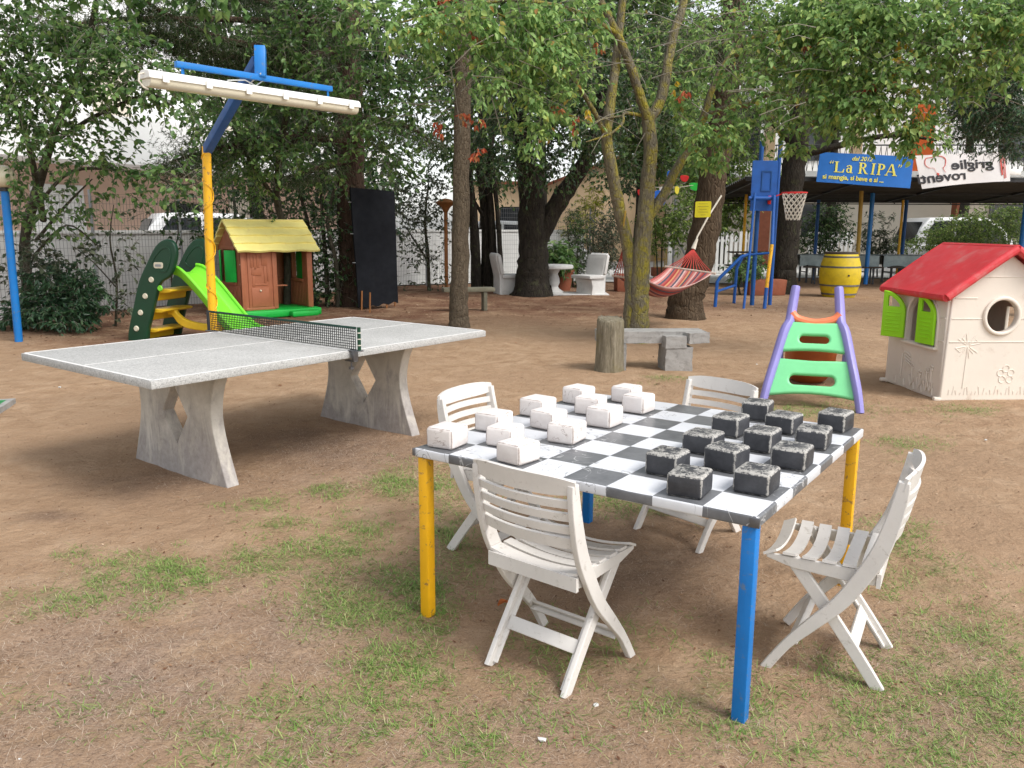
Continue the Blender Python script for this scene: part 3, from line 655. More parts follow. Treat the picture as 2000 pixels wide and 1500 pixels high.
# ------------------------------------------------------------------ folding chairs
def chair(label, loc, rz, group):
    t = thing('folding_chair', label, 'chair', (loc[0], loc[1], 0), rz, group)
    cp = M['white_plastic']
    def strip(path, wd0, wd1, x, th):
        # flat strip following a side profile (y, z): outline in the y-z plane, thickness in x
        P = smooth_loop(path, 6, False); L, R = [], []
        for k, p in enumerate(P):
            a = np.array(P[max(k - 1, 0)]); c = np.array(P[min(k + 1, len(P) - 1)]); d = c - a; d /= np.linalg.norm(d); nrm = np.array([-d[1], d[0]])
            tt_ = k / (len(P) - 1); wd = (wd0(tt_) if callable(wd0) else wd0 + (wd1 - wd0) * tt_) / 2
            L.append(tuple(np.array(p) + nrm * wd)); R.append(tuple(np.array(p) - nrm * wd))
        return [L + R[::-1]], th, frame((x, 0, 0), (0, 1, 0), (0, 0, 1))
    stile = [(-.209, .755), (-.203, .70), (-.183, .60), (-.154, .50), (-.108, .405), (-.045, .30), (.045, .195), (.12, .105), (.19, -.005)]
    rear = [(.125, .415), (.07, .345), (0, .255), (-.075, .155), (-.14, .065), (-.188, -.005)]
    for s in (-1, 1):
        b = MB(); o_, th, mx = strip(stile, lambda u: .034 + .022 * math.sin(math.pi * min(1, u * 1.15)), 0, s * .2, .024); b.plate(o_, th, mx, .004)
        b.build('stile', cp, t)
        b = MB(); o_, th, mx = strip(rear, .046, .04, s * .168, .02); b.plate(o_, th, mx, .003)
        o_, th, mx = strip([(y + .014, z + .014) for y, z in rear], .007, .007, s * .155, .03); b.plate(o_, th, mx, .001)
        b.build('leg', cp, t)
    def slat(zc, yc, hgt, bow, half, taper=1.0, th=.012, lean=.2):
        def fn(u, v):
            x = (2 * u - 1) * half; y = yc - bow * (1 - (x / half) ** 2) ; e = 1 - (1 - taper) * abs(2 * u - 1) ** 4
            z = zc + (v - .5) * hgt * e; return (x, y - (z - zc) * lean, z)
        return fn
    b = MB()
    for zc, yc, hg, bw, tp in ((.748, -.210, .068, .034, .6), (.688, -.202, .028, .038, 1), (.642, -.193, .028, .038, 1), (.596, -.183, .028, .038, 1), (.546, -.169, .040, .038, 1)):
        b.grid(slat(zc, yc, hg, bw, .212 if hg > .06 else .2, tp), 14, 4, .012)
    b.build('backrest', cp, t)
    b = MB()
    for k in range(6):
        y = -.13 + .33 * k / 5; wd = .044 if k else .06
        def fn(u, v, y=y, wd=wd):
            x = (2 * u - 1) * .186; z = .432 - .022 * (1 - (x / .186) ** 2) + (.012 * ((y - .05) / .18) ** 2 if y > .05 else 0) - (.02 * max(0, (y - .16) / .04) * (v if y > .16 else 0))
            return (x, y + (v - .5) * wd - .018 * (1 - (x / .186) ** 2) * (-1 if y < 0 else 1) * .4, z)
        b.grid(fn, 14, 4, .009)
    b.build('seat', cp, t)
    b = MB()
    for s in (-1, 1): b.plate([[(-.15, .424), (.215, .424), (.21, .408), (.12, .385), (-.1, .372), (-.15, .378)]], .016, frame((s * .176, 0, 0), (0, 1, 0), (0, 0, 1)), .003)
    b.grid(lambda u, v: ((2 * u - 1) * .19, -.158 - .0 * u, .372 + .05 * v), 8, 2, .014)
    b.build('seat_frame', cp, t)
    for (y, z, lean) in ((-.092, .135, .62), (.105, .125, -.7)):
        b = MB(); hw = .15 if y < 0 else .19
        b.box((0, y, z), (hw * 2, .012, .05 if y < 0 else .04), Matrix.Rotation(-lean, 3, 'X'), .003)
        if y > 0: b.box((0, y - .012, z - .012), (hw * 2, .02, .008), Matrix.Rotation(-lean, 3, 'X'), .002)
        b.build('stretcher', cp, t)
    return t
G = 'white folding chairs round the draughts table'
c1 = chair('white folding chair nearest the camera with its back turned to us', (.17, 2.81), -.68, G)
dup(c1, 'folding_chair', 'white folding chair seen from the side, right of the blue front leg', (1.18, 2.85, 0), 1.067, G)
dup(c1, 'folding_chair', 'white folding chair behind the row of white blocks, at the left table edge', (-.05, 3.90, 0), -.6069 - math.pi / 2 + .02, G)
dup(c1, 'folding_chair', 'white folding chair at the far side, only its backrest above the board', (.925, 4.10, 0), 2.278, G)
# ------------------------------------------------------------------ green slide
SD = Vector((.967, -.255, 0)); SLT = Vector((.255, .967, 0)); SP = Vector((-5.12, 11.23, 0))
sl_ = thing('playground_slide', 'lime green toy slide with dark green side panels and yellow steps', 'slide', SP)
def uz(lat): return frame(SP + SLT * lat, SD, (0, 0, 1))
pan = smooth_loop([(-.10, -.01), (.048, .523), (.16, .834), (.285, 1.039), (.42, 1.242), (.54, 1.34), (.66, 1.357), (.742, 1.279), (.742, 1.113), (.636, .89), (.471, .78), (.369, .532), (.242, .183), (.17, -.01)], 4)
for lat in (0, .70):
    b = MB(); b.plate([pan], .07, uz(lat), .018, 3); p = b.build('side_panel', M['dark_green_plastic'], sl_, True)
    b = MB(); b.plate([smooth_loop([(.36, 1.02), (.50, 1.22), (.62, 1.27), (.68, 1.2), (.66, 1.07), (.57, .93)], 4), smooth_loop([(.385, 1.03), (.51, 1.2), (.615, 1.245), (.655, 1.19), (.637, 1.08), (.56, .955)], 4)], .012, uz(lat) @ Matrix.Translation((0, 0, .037 )), .003)
    q = b.build('moulded_rim', M['dark_green_plastic'], None); q.parent = p; q.data.transform(minv(sl_))
    if lat == 0:
        for k, (u, z) in enumerate(((.475, 1.022), (.348, .831), (.233, .61), (.14, .387), (.055, .169))):
            b = MB()
            if k == 0:
                b.plate([rrect(u - .07, z - .04, u + .07, z + .04, .025)], .012, uz(0) @ Matrix.Translation((0, 0, .038)), .003); q = b.build('badge', M['cream_plastic'], sl_, True)
                b = MB(); b.plate([rrect(u - .045, z - .018, u + .045, z + .014, .012)], .004, uz(0) @ Matrix.Translation((0, 0, .046)), .001); q2 = b.build('badge_print', M['grey_metal'], None); q2.parent = q; q2.data.transform(minv(sl_))
            else:
                b.tube([SP + SD * u + Vector((0, 0, z)) - SLT * .034, SP + SD * u + Vector((0, 0, z)) - SLT * .05], [.04, .032], 14); b.build('knob', M['cream_plastic'], sl_, True)
b = MB(); b.tube([SP + SD * .475 + Vector((0, 0, .72)) - SLT * .034, SP + SD * .475 + Vector((0, 0, .72)) - SLT * .05], [.04, .032], 14); b.build('knob', M['lime_plastic'], sl_, True)
for u, z in ((.30, .70), (.17, .43), (.06, .16)):
    b = MB(); b.plate([smooth_loop([(u - .02, z - .15), (u + .02, z - .02), (u + .05, z), (u + .26, z), (u + .28, z - .03), (u + .22, z - .05), (u + .08, z - .06), (u + .05, z - .15)], 3)], .62, uz(.35), .012, 2); b.build('step', M['yellow_plastic'], sl_, True)
chu = smooth_loop([(.52, .90), (.62, .885), (.74, .80), (.95, .585), (1.25, .24), (1.42, .09), (1.62, .06), (1.8, .06)], 6, False)
b = MB()
def chf(u, v):
    k = min(len(chu) - 1, int(round(u * (len(chu) - 1)))); c = chu[k]; y = (v - .5) * .56
    e = abs(2 * v - 1); rise = .13 * max(0, (e - .72) / .28) ** 1.4 * min(1, (1.0 - u) * 5 + .3)
    return SP + SD * (c[0] + rise * .55) + SLT * (.35 + y) + Vector((0, 0, c[1] + rise * .75))
b.grid(chf, len(chu) - 1, 22, .018)
for s in (.08, .62): b.tube([SP + SD * c[0] + SLT * s + Vector((0, 0, c[1] + .105)) + SD * .06 for c in chu[::3]], .022, 8)
b.build('chute', M['lime_plastic'], sl_, True)
b = MB(); b.plate([smooth_loop([(.33, .43), (.42, .42), (.50, .34), (.62, .27), (.85, .23), (1.15, .22), (1.15, .13), (.85, .13), (.6, .16), (.48, .22), (.40, .32), (.33, .34)], 4)], .07, uz(.30), .015); b.build('brace', M['yellow_plastic'], sl_, True)

# ------------------------------------------------------------------ brown playhouse
HP = Vector((-4.5, 13.9, 0)); HY = .70; L_, D_ = 1.29, .95; Z0, ZE, ZR = .13, 1.19, 1.60
ph = thing('playhouse', 'brown plastic playhouse with yellow shingle roof and green shutters', 'playhouse', HP, HY)
XZ = lambda x, y: frame((x, y, 0), (1, 0, 0), (0, 0, 1)); YZ = lambda x, y: frame((x, y, 0), (0, 1, 0), (0, 0, 1))
bp = M['brown_plastic']
b = MB(); b.box((L_ / 2 + .02, D_ / 2 - .02, Z0 / 2), (L_ + .14, D_ + .22, Z0), bev=.03); b.box((L_ * .78, -.16, .05), (.5, .22, .1), bev=.03); b.build('base', M['green_plastic'], ph)
for x in (0.0, L_):
    hole = [(.28, .60), (.68, .60), (.68, 1.14), (.28, 1.14)]
    b = MB(); b.plate([[(0, Z0), (D_, Z0), (D_, ZE), (D_ / 2, ZR - .04), (0, ZE)], hole], .06, YZ(x + (.03 if x == 0 else -.03), 0), .008); wl = b.build('gable_wall', bp, ph)
    f = MB(); xx = x - .012 if x == 0 else x + .012
    f.box((xx, .48, .575), (.05, .56, .05), bev=.01); f.box((xx, .48, 1.165), (.035, .60, .06), bev=.01)
    for s in (.25, .71): f.box((xx, s, .87), (.03, .05, .55), bev=.008)
    q = f.build('window_frame', bp, ph)
    for yy, rz in (((.66, .45), (.30, -.55)) if x == 0 else ()):
        sgn = -1 if x == 0 else 1
        s_ = MB(); s_.box((0, 0, 0), (.028, .22, .53), bev=.008); s_.box((-.008, .0, 0), (.02, .15, .43), bev=.006)
        s_.bm.transform(Matrix.Translation((x + sgn * .075, yy + (.03 if yy > .5 else -.03) - (0.02), .865)) @ Matrix.Rotation(rz * sgn, 4, 'Z')) ; s_.build('shutter', M['green_plastic'], ph)
b = MB()
for k in range(14): b.box((-.004, .08 + .06 * k, .36), (.012, .03, .36), bev=.003)
for k in range(5): b.tube([(-.006, .30 + .03 * math.cos(a) * (k + 1) * .4, .36 + .03 * math.sin(a) * (k + 1) * .5 + .02 * k) for a in np.linspace(0, 5.5, 12)], .006, 6)
b.build('wall_relief', bp, ph)
# front: door panel and open bay
b = MB(); b.plate([[(0, Z0), (.60, Z0), (.60, ZE), (0, ZE)]], .06, XZ(0, .03), .008)
b.box((.03, -.004, .66), (.075, .03, 1.04), bev=.012); b.box((.585, -.004, .66), (.085, .03, 1.04), bev=.012); b.box((.31, -.003, .155), (.5, .03, .05), bev=.01); b.box((L_ / 2, .03, ZE - .02), (L_, .06, .06), bev=.01)
b.box((L_ - .05, .03, .66), (.10, .07, 1.05), bev=.012); b.build('front_wall', bp, ph)
d = MB(); d.box((.31, -.006, .64), (.40, .02, .94), bev=.006)
for (x, z, w_, h_, a) in ((.18, .98, .05, .26, .02), (.235, .96, .045, .3, 0), (.29, .97, .05, .24, -.03), (.40, 1.0, .10, .24, 0), (.26, .78, .17, .13, .14), (.41, .72, .045, .28, 0), (.46, .74, .035, .26, 0), (.20, .62, .04, .18, 0), (.31, .35, .30, .32, 0), (.31, .56, .28, .03, 0)):
    d.box((x, -.016, z), (w_, .018, h_), Matrix.Rotation(a, 3, 'Y'), .005)
dr = d.build('door', bp, ph)
d = MB(); d.ico((.31, -.035, .46), .018, 2); q = d.build('knob', M['cream_plastic'], None); q.parent = dr
d = MB(); d.ico((-.002, .03, .9), .012, 2); d.build('screw_cap', M['cream_plastic'], ph)
b = MB(); b.plate([[(0, Z0), (L_, Z0), (L_, ZE), (0, ZE)], ], .05, XZ(0, D_ - .025), .006)
for k in range(22): b.box((.05 + k * .055, D_ - .055, .36), (.025, .012, .42), bev=.003)
b.box((.92, D_ - .065, .58), (.5, .05, .05), bev=.008); b.build('back_wall', bp, ph)
b = MB()
for k in range(14): b.box((L_ - .062, .08 + .06 * k, .36), (.012, .03, .40), bev=.003)
b.box((L_ - .07, .48, .585), (.05, .52, .05), bev=.01); b.build('wall_relief', bp, ph)
b = MB(); b.box((L_ + .03, .52, .87), (.028, .30, .54), bev=.008); b.build('shutter', M['green_plastic'], ph)
b = MB(); b.box((.72, .25, .52), (.28, .3, .02), bev=.005); b.build('shelf', bp, ph)
b = MB()
for side_ in (0, 1):
    n = 4; run = D_ / 2 + .10; drop = ZR - ZE + .10
    for k in range(n):
        t0, t1 = k / n, (k + 1) / n + .06
        def fn(u, v, t0=t0, t1=t1, side_=side_, k=k):
            t = t0 + (t1 - t0) * v; y = run * t; z = ZR + .02 - drop * t + .036 * v + .008 * math.sin(u * 19 + k * 2.1) * v
            x = -.09 + (L_ + .18) * u + 0
            return (x, D_ / 2 + (y if side_ else -y), z)
        b.grid(fn, 24, 3, .035)
b.box((L_ / 2, D_ / 2, ZR + .025), (L_ + .16, .10, .04), bev=.018)
b.build('roof', M['pale_yellow'], ph)

# ------------------------------------------------------------------ beige playhouse with red roof
BP = Vector((3.90, 7.44, 0)); BY = .06; WX, WY = 1.06, 1.0; E_, R_ = .98, 1.33
bh = thing('playhouse', 'beige plastic playhouse with red roof, lime green shutters and round window', 'playhouse', BP, BY)
bpm = M['beige_plastic']
gout = [(0, 0), (WX, 0), (WX - .03, E_), (WX / 2, R_), (.03, E_)]
b = MB(); b.plate([gout, circle(.50, .78, .145, 32)], .05, XZ(0, .025), .014, 3)
for z, segs in ((.94, ((.05, .26), (.74, 1.0))), (.755, ((.04, .33), (.68, 1.01))), (.545, ((.035, .95),)), (1.13, ((.26, .80),))):
    for a, c in segs: b.box(((a + c) / 2, .0008, z), (c - a, .012, .012), bev=.004)
b.build('front_wall', bpm, bh)
b = MB(); b.plate([circle(.50, .78, .178, 36), circle(.50, .78, .143, 36)], .07, XZ(0, .012), .014, 3); b.build('round_window_frame', bpm, bh)
arch = [(.14, .48), (.66, .48), (.66, .70)] + [(.40 + .26 * math.cos(a), .70 + .24 * math.sin(a)) for a in np.linspace(.15, math.pi - .15, 12)] + [(.14, .70)]
b = MB(); b.plate([[(.02, 0), (WY, 0), (WY, E_), (.02, E_)], arch], .05, YZ(.028, 0), .014, 3)
for z, segs in ((.94, ((.03, .14), (.70, .97))), (.755, ((.03, .12), (.70, .97))), (.545, ((.03, .12), (.70, .97)))):
    for a, c in segs: b.box((.003, (a + c) / 2, z), (.012, c - a, .012), bev=.004)
b.build('side_wall', bpm, bh)
arch2 = [(.40 + (x - .40) * 1.1, .72 + (z - .72) * 1.1 - .005) for x, z in arch]
b = MB(); b.plate([arch2, arch], .03, YZ(-.002, 0), .008); b.box((-.015, .40, .465), (.05, .58, .025), bev=.008); b.build('window_frame', bpm, bh)
b = MB(); b.plate([[(0, 0), (WX, 0), (WX, E_), (WX / 2, R_), (0, E_)]], .04, XZ(0, WY - .02), .01); b.build('back_wall', bpm, bh)
b = MB(); b.plate([[(0, 0), (WY, 0), (WY, E_), (0, E_)], [(.3, .45), (.3, .8), (.7, .8), (.7, .45)]], .04, YZ(WX - .03, 0), .01); b.build('side_wall', bpm, bh)
b = MB(); b.box((.55, WY - .09, .62), (.30, .1, .02), bev=.005); b.box((.55, WY - .09, .78), (.30, .08, .02), bev=.005); b.build('shelf', M['cream_plastic'], bh)
b = MB(); b.box((WX - .06, .45, .75), (.02, .16, .38), bev=.006); b.build('shutter', M['apple_plastic'], bh)
# reliefs
b = MB(); y0_ = .0015
for k in range(8):
    a = k * math.pi / 4 + .2; c_, s_ = math.cos(a), math.sin(a); cx, cz = .215, .51
    b.tube([(cx + .02 * c_, y0_, cz + .02 * s_), (cx + .115 * c_, y0_, cz + .115 * s_)], .0065, 6)
    if k % 2 == 0: b.tube([(cx + .115 * c_, y0_, cz + .115 * s_), (cx + .09 * math.cos(a + .5), y0_, cz + .09 * math.sin(a + .5)), (cx + .02 * c_, y0_, cz + .02 * s_)], .006, 6)
b.tube([(.215, y0_, .5), (.21, y0_, .3), (.205, y0_, .12)], .007, 6)
b.build('wall_relief', bpm, bh); b = MB()
for k in range(26):
    x = .08 + k * .036; b.tube([(x, y0_, .06), (x + .012 * math.sin(k * 2.2), y0_, .11 + .03 * math.sin(k * 1.7))], .006, 5)
b.build('wall_relief', bpm, bh); b = MB()
for cx, cz in ((.55, .26), (.60, .30), (.65, .26), (.57, .20), (.64, .2)	): b.tube([(cx + .03 * math.cos(t), y0_, cz + .03 * math.sin(t)) for t in np.linspace(0, 6.3, 14)], .007, 5)
b.build('wall_relief', bpm, bh)
b = MB(); x0_ = -.004
def yz(y, z): return (x0_, y, z)
b.tube([yz(.70, .10), yz(.695, .22), yz(.69, .34)], .008, 6)
for z in (.36, .33, .30, .275): b.tube([yz(.66 - .02 * (z < .34), z), yz(.58, z - .01), yz(.53 + .02 * (z > .34), z - .03)], .008, 6)
for (yb, zt) in ((.50, .24), (.36, .20), (.24, .24), (.17, .28)):
    b.tube([yz(yb, .05), yz(yb - .01, zt * .6), yz(yb, zt)], .0075, 6)
    for k in range(5): a = k * 1.257; b.ico(yz(yb + .024 * math.cos(a), zt + .022 * math.sin(a)), .013, 1, 0, (.6, 1, 1))
    for s in (-1, 1): b.tube([yz(yb, .06), yz(yb + s * .03, .11), yz(yb + s * .035, .15)], .008, 6)
for yb in (.78, .62, .44, .30, .12): b.tube([yz(yb, .03), yz(yb + .01, .10)], .009, 6)
b.build('wall_relief', bpm, bh)
for (x, y) in ((.0, 0.02), (.0, WY)):
    b = MB(); b.box((x - .015, y, .02), (.07, .05, .035), bev=.012); b.build('foot', bpm, bh)
# roof
b = MB(); ov = .07; xs_ = WX / 2 + ov
for s in (-1, 1):
    def fn(u, v, s=s):
        x = WX / 2 + s * xs_ * u; y = -ov + (WY + 2 * ov) * v
        z = R_ + .055 - (R_ - E_ + .075) * u ** 1.06
        return (x, y, z)
    b.grid(fn, 16, 10, .05)
    e = [(WX / 2 + s * xs_ * u, -ov, R_ + .045 - (R_ - E_ + .075) * u ** 1.06) for u in np.linspace(0, 1, 9)]
    b.tube(e, .038, 10); b.tube([(p[0], WY + ov, p[2]) for p in e], .038, 10)
    b.tube([(WX / 2 + s * xs_, -ov, E_ - .03), (WX / 2 + s * xs_, WY + ov, E_ - .03)], .036, 10)
    rr = random.Random(4)
    for r_ in range(7):
        for c_ in range(9):
            u = .12 + r_ * .125; y = -ov + .08 + c_ * .125 + (.06 if r_ % 2 else 0)
            if y > WY + ov - .1: continue
            def pz(u_): return R_ + .055 - (R_ - E_ + .075) * u_ ** 1.06 + .0235
            b.tube([(WX / 2 + s * xs_ * u, y, pz(u)), (WX / 2 + s * xs_ * (u + .05), y + .05 + rr.uniform(-.01, .01), pz(u + .05)), (WX / 2 + s * xs_ * (u + .05), y + .10, pz(u + .05))], .005, 5)
b.tube([(WX / 2, -ov, R_ + .045), (WX / 2, WY + ov, R_ + .045)], .04, 10)
b.build('roof', M['red_plastic'], bh)
# open shutters
def shutter(hinge_y, dx, dy):
    W_ = .235
    o_ = [(0, 0), (W_, 0), (W_, .45)] + [(W_ - W_ * math.sin(a), .25 + .20 * math.cos(a)) for a in np.linspace(.12, math.pi / 2, 8)]
    hole = [(.06, .30), (.185, .30), (.185, .405), (.15, .395), (.10, .36), (.065, .325)]
    s = MB(); mx = frame((-.03, hinge_y, .495), (dx, dy, 0), (0, 0, 1)); s.plate([o_, hole], .028, mx, .006)
    for k in range(6):
        z = .055 + k * .036
        for t in (-.013, .013): s.plate([rrect(.04, z, .195, z + .013, .005)], .012, mx @ Matrix.Translation((0, 0, t)), .003)
    s.build('shutter', M['apple_plastic'], bh)
shutter(.66, -.52, .85); shutter(.14, -.15, .988)

# ------------------------------------------------------------------ small slide
MP = Vector((2.62, 7.15, 0)); ms = thing('toddler_slide', 'small toy slide with purple rails, mint green steps and orange chute', 'slide', MP, -.32)
def rail(s):
    return [(s * .405, -.06, -.01), (s * .37, .0, .18), (s * .31, .13, .42), (s * .255, .24, .64), (s * .215, .30, .72), (s * .20, .37, .86), (s * .185, .42, 1.0), (s * .182, .43, 1.03)]
for s in (-1, 1):
    b = MB(); P = smooth_loop(rail(s), 4, False); n_ = len(P); b.tube(P, [.034 + .01 * math.sin(3.1 * i / n_) for i in range(n_ - 1)] + [.022], 12, ry=1.25); b.build('side_rail', M['purple_plastic'], ms)
def steppanel(z0, z1, w0, w1, y0, y1, hz0, hz1, hw, bow):
    d_ = Vector((0, y1 - y0, z1 - z0)).normalized(); H = (Vector((0, y1 - y0, z1 - z0))).length
    o_ = [(-w0, .04), (-w0 * .98, .015), (-w0 * .93, 0)] + [(w0 * .93 * t, bow * (1 - t * t)) for t in np.linspace(-.8, .8, 9)] + [(w0 * .93, 0), (w0 * .98, .015), (w0, .04), (w1, H - .04), (w1 * .985, H - .015), (w1 * .94, H), (0, H - .01), (-w1 * .94, H), (-w1 * .985, H - .015), (-w1, H - .04)]
    b = MB(); b.plate([o_, rrect(-hw, hz0, hw, hz1, (hz1 - hz0) / 2 - .002, 6)], .06, frame((0, y0, z0), (1, 0, 0), d_), .02, 3); b.build('step', M['mint_plastic'], ms)
steppanel(.085, .40, .385, .30, .0, .135, .11, .20, .19, .035)
steppanel(.46, .715, .295, .22, .165, .29, .085, .16, .125, .02)
b = MB(); b.tube(smooth_loop([(-.205, .31, .80), (-.15, .305, .745), (0, .30, .715), (.15, .305, .745), (.205, .31, .80)], 4, False), .036, 10); b.build('seat_edge', M['coral_plastic'], ms)
cp_ = smooth_loop([(.30, .70), (.42, .69), (.62, .55), (.95, .30), (1.25, .10), (1.5, .07)], 5, False)
b = MB()
def fn(u, v):
    c = cp_[min(len(cp_) - 1, int(round(u * (len(cp_) - 1))))]; x = (2 * v - 1) * .23; e = abs(2 * v - 1)
    return (x, c[0] + .0, c[1] - .10 * (1 - e ** 2) + .06 * max(0, (e - .75) / .25))
b.grid(fn, len(cp_) - 1, 14, .02); b.build('chute', M['rust_plastic'], ms)
b = MB()
b.bar((-.27, .25, .60), (-.27, .55, .02), .035, .035); b.bar((.27, .25, .60), (.27, .55, .02), .035, .035); b.build('rear_strut', M['purple_plastic'], ms)

# ------------------------------------------------------------------ stump and stone bench
def stump_mat():
    m = NT('stump_wood'); mp = m.new('Mapping'); mp.inputs['Scale'].default_value = (1, 1, .12); m.L(m.coord(), mp.inputs[0]); v = mp.outputs[0]
    n = m.noise(40, 8, .75, v, .6); c = m.ramp(n, [(.28, (.05, .042, .03)), (.45, (.16, .135, .09)), (.6, (.26, .225, .16)), (.75, (.36, .33, .26))]); n2 = m.noise(5, 5, .7, m.coord()); c = m.mix(m.math('MULTIPLY', m.step(n2, .5, .7), .5), c, (.20, .17, .06))
    m.col(c); m.b.inputs['Roughness'].default_value = .95; m.bump(n, .9, .02); return m.m
b = MB(); random.seed(5); ang = [random.uniform(-.06, .06) for _ in range(28)]
prof = [(0, 1.12), (.08, 1.03), (.3, .98), (.5, .97), (.585, .95), (.60, .88)]
rings = []
for z, k in prof:
    rings.append([b.bm.verts.new((.15 * k * (1 + ang[j] + random.uniform(-.015, .015)) * math.cos(j * math.tau / 28), .15 * k * (1 + ang[j] + random.uniform(-.015, .015)) * math.sin(j * math.tau / 28), z + (random.uniform(-.012, .012) if z > .55 else 0) + (.02 * math.sin(j * .22) if z > .4 else 0))) for j in range(28)])
for i in range(len(rings) - 1):
    for j in range(28): b.bm.faces.new((rings[i][j], rings[i][(j + 1) % 28], rings[i + 1][(j + 1) % 28], rings[i + 1][j]))
b.bm.faces.new(rings[-1]); st = b.build('tree_stump', stump_mat(), sharp=50); st.location = (1.06, 8.98, -.02); tag(st, 'weathered upright tree stump at the end of the stone bench', 'stump')
sb = thing('stone_bench', 'low rough grey stone slab bench beside the tree stump', 'bench', (1.62, 9.1, 0), .06)
def rough_box(bld, c, size, rot=0, amp=.012, seed=1):
    t = MB(); t.box((0, 0, 0), (1, 1, 1)); bmesh.ops.subdivide_edges(t.bm, edges=t.bm.edges[:], cuts=7, use_grid_fill=True)
    rr = random.Random(seed)
    for v in t.bm.verts:
        v.co = Vector((v.co.x * size[0], v.co.y * size[1], v.co.z * size[2])) + Vector((rr.uniform(-amp, amp), rr.uniform(-amp, amp), rr.uniform(-amp, amp) * .6))
    t.bm.transform(Matrix.Translation(c) @ Matrix.Rotation(rot, 4, 'Z')); me = bpy.data.meshes.new('t'); t.bm.to_mesh(me); t.bm.free(); bld.mesh(me)
b = MB(); rough_box(b, (-.09, .08, .365), (1.18, .30, .13), .0, .004, 2); b.build('slab', M['stone'], sb, sharp=60)
b = MB(); rough_box(b, (.14, -.10, .325), (.24, .16, .13), .1, .004, 3); rough_box(b, (.38, -.06, .365), (.26, .18, .115), .35, .004, 4); b.build('slab', M['stone'], sb, sharp=60)
b = MB(); rough_box(b, (.18, -.02, .13), (.30, .30, .28), .05, .005, 5); b.build('leg', M['stone'], sb, sharp=60)
b = MB(); rough_box(b, (-.44, .02, .14), (.14, .28, .30), -.1, .005, 6); b.build('leg', M['stone'], sb, sharp=60)

# green turf tile at the left edge of the picture
mt = thing('putting_green', 'corner of a flat green turf mat with grey stone edging at the left edge', 'turf mat', (-4.42, 6.40, 0), .25)
b = MB(); b.box((-.45, .2, .03), (1.3, .9, .04)); b.build('turf', M['green_turf'], mt)
b = MB(); b.box((.225, .2, .025), (.05, 1.0, .055)); b.box((-.45, .672, .025), (1.298, .046, .055)); b.build('edging', M['stone'], mt)
# ------------------------------------------------------------------ back of the garden: furniture
def quadplane(name, corners, th, m, parent, nu=1, nv=1):
    a, b_, c, d = [Vector(p) for p in corners]
    b = MB(); b.grid(lambda u, v: a.lerp(b_, u).lerp(d.lerp(c, u), v), nu, nv, th); return b.build(name, m, parent, True)
# globe lamp, far left
gl = thing('globe_lamp', 'garden lamp with a cream globe on a bright blue pole', 'lamp', gp(37, 668))
b = MB(); g0 = gp(37, 668); g1 = at(9, 372, 10.9); b.tube([g0 - Vector((0, 0, .05)), g0.lerp(g1, .5), g1], .05, 14); b.build('pole', M['blue_paint'], gl, True)
gc = g1 + Vector((0, 0, .15)) + (g1 - g0).normalized() * .02
b = MB(); b.tube([g1 - Vector((0, 0, .01)), g1 + Vector((0, 0, .03))], .07, 14); b.build('collar', M['black_metal'], gl, True)
b = MB(); b.ico(gc, .145, 3); b.build('globe', M['lamp_globe'], gl, True)
# black cloth panel
bpn = thing('cloth_panel', 'tall black cloth panel standing in front of the reddish conifer trunk', 'panel', gp(735, 600))
TL, TR, BR, BL = at(683, 366, 15.7), at(769, 374, 16.1), at(777, 590, 16.0), at(700, 602, 15.5)
rr = random.Random(3)
def fn(u, v):
    p = TL.lerp(TR, u).lerp(BL.lerp(BR, u), v); p = p + Vector((0, .02 * math.sin(u * 7 + v * 3) + .012 * math.sin(v * 11 + u * 2), 0))
    if v > .97: p.z += .02 * math.sin(u * 23)
    return p
b = MB(); b.grid(fn, 16, 24, .05); b.build('cloth', M['black_cloth'], bpn, True)
for (px, py, y2) in ((706, 606, 590), (722, 610, 585), (755, 602, 580), (771, 597, 575)):
    b = MB(); p = gp(px, py); b.tube([p - Vector((0, 0, .05)), p + Vector((.0, .1, .35))], .016, 8); b.build('stake', M['rust_post'], bpn, True)
for v in (.12, .38, .62): b = MB(); p = fn(0, v); b.box(p - Vector((.02, .0, 0)), (.06, .05, .012)); b.build('tie', M['grey_metal'], bpn, True)
# wooden bench behind the slender trunk
wb = thing('wooden_bench', 'low grey wooden bench behind the slender straight trunk', 'bench', gp(915, 608), .25)
b = MB(); b.box((0, .0, .40), (.95, .26, .075), bev=.01); b.build('seat', M['bench_wood'], wb)
for s in (-1, 1):
    b = MB(); b.box((s * .30, 0, .175), (.07, .22, .37), bev=.008); b.build('leg', M['bench_wood'], wb)
# concrete seats and table
def cseat(label, loc, rz):
    t = thing('garden_chair', label, 'garden chair', loc, rz, 'white concrete seats by the round table')
    b = MB(); b.plate([smooth_loop([(-.26, 0), (-.26, .25), (-.27, .45), (-.36, .88), (-.25, .90), (-.15, .50), (-.12, .40)], 4, False) + [(.22, .36), (.17, .2), (.20, 0)]], .50, frame((0, 0, 0), (0, 1, 0), (0, 0, 1)), .01); b.build('body', M['white_concrete'], t)
    b = MB(); b.box((0, .06, .415), (.60, .52, .075), bev=.012); b.build('seat', M['white_concrete'], t)
    b = MB(); b.bar((0, -.20, .47), (0, -.29, .90), .085, .60, up=(1, 0, 0), bev=.012); b.build('backrest', M['white_concrete'], t)
cseat('white concrete seat left of the forked dark trunk, seen from its side', (-.12, 19.35, 0), -1.25)
cseat('white concrete seat right of the forked dark trunk, facing the table', (1.78, 19.25, 0), 2.30)
ct = thing('concrete_table', 'white concrete garden table on a baluster foot', 'table', (.95, 19.45, 0))
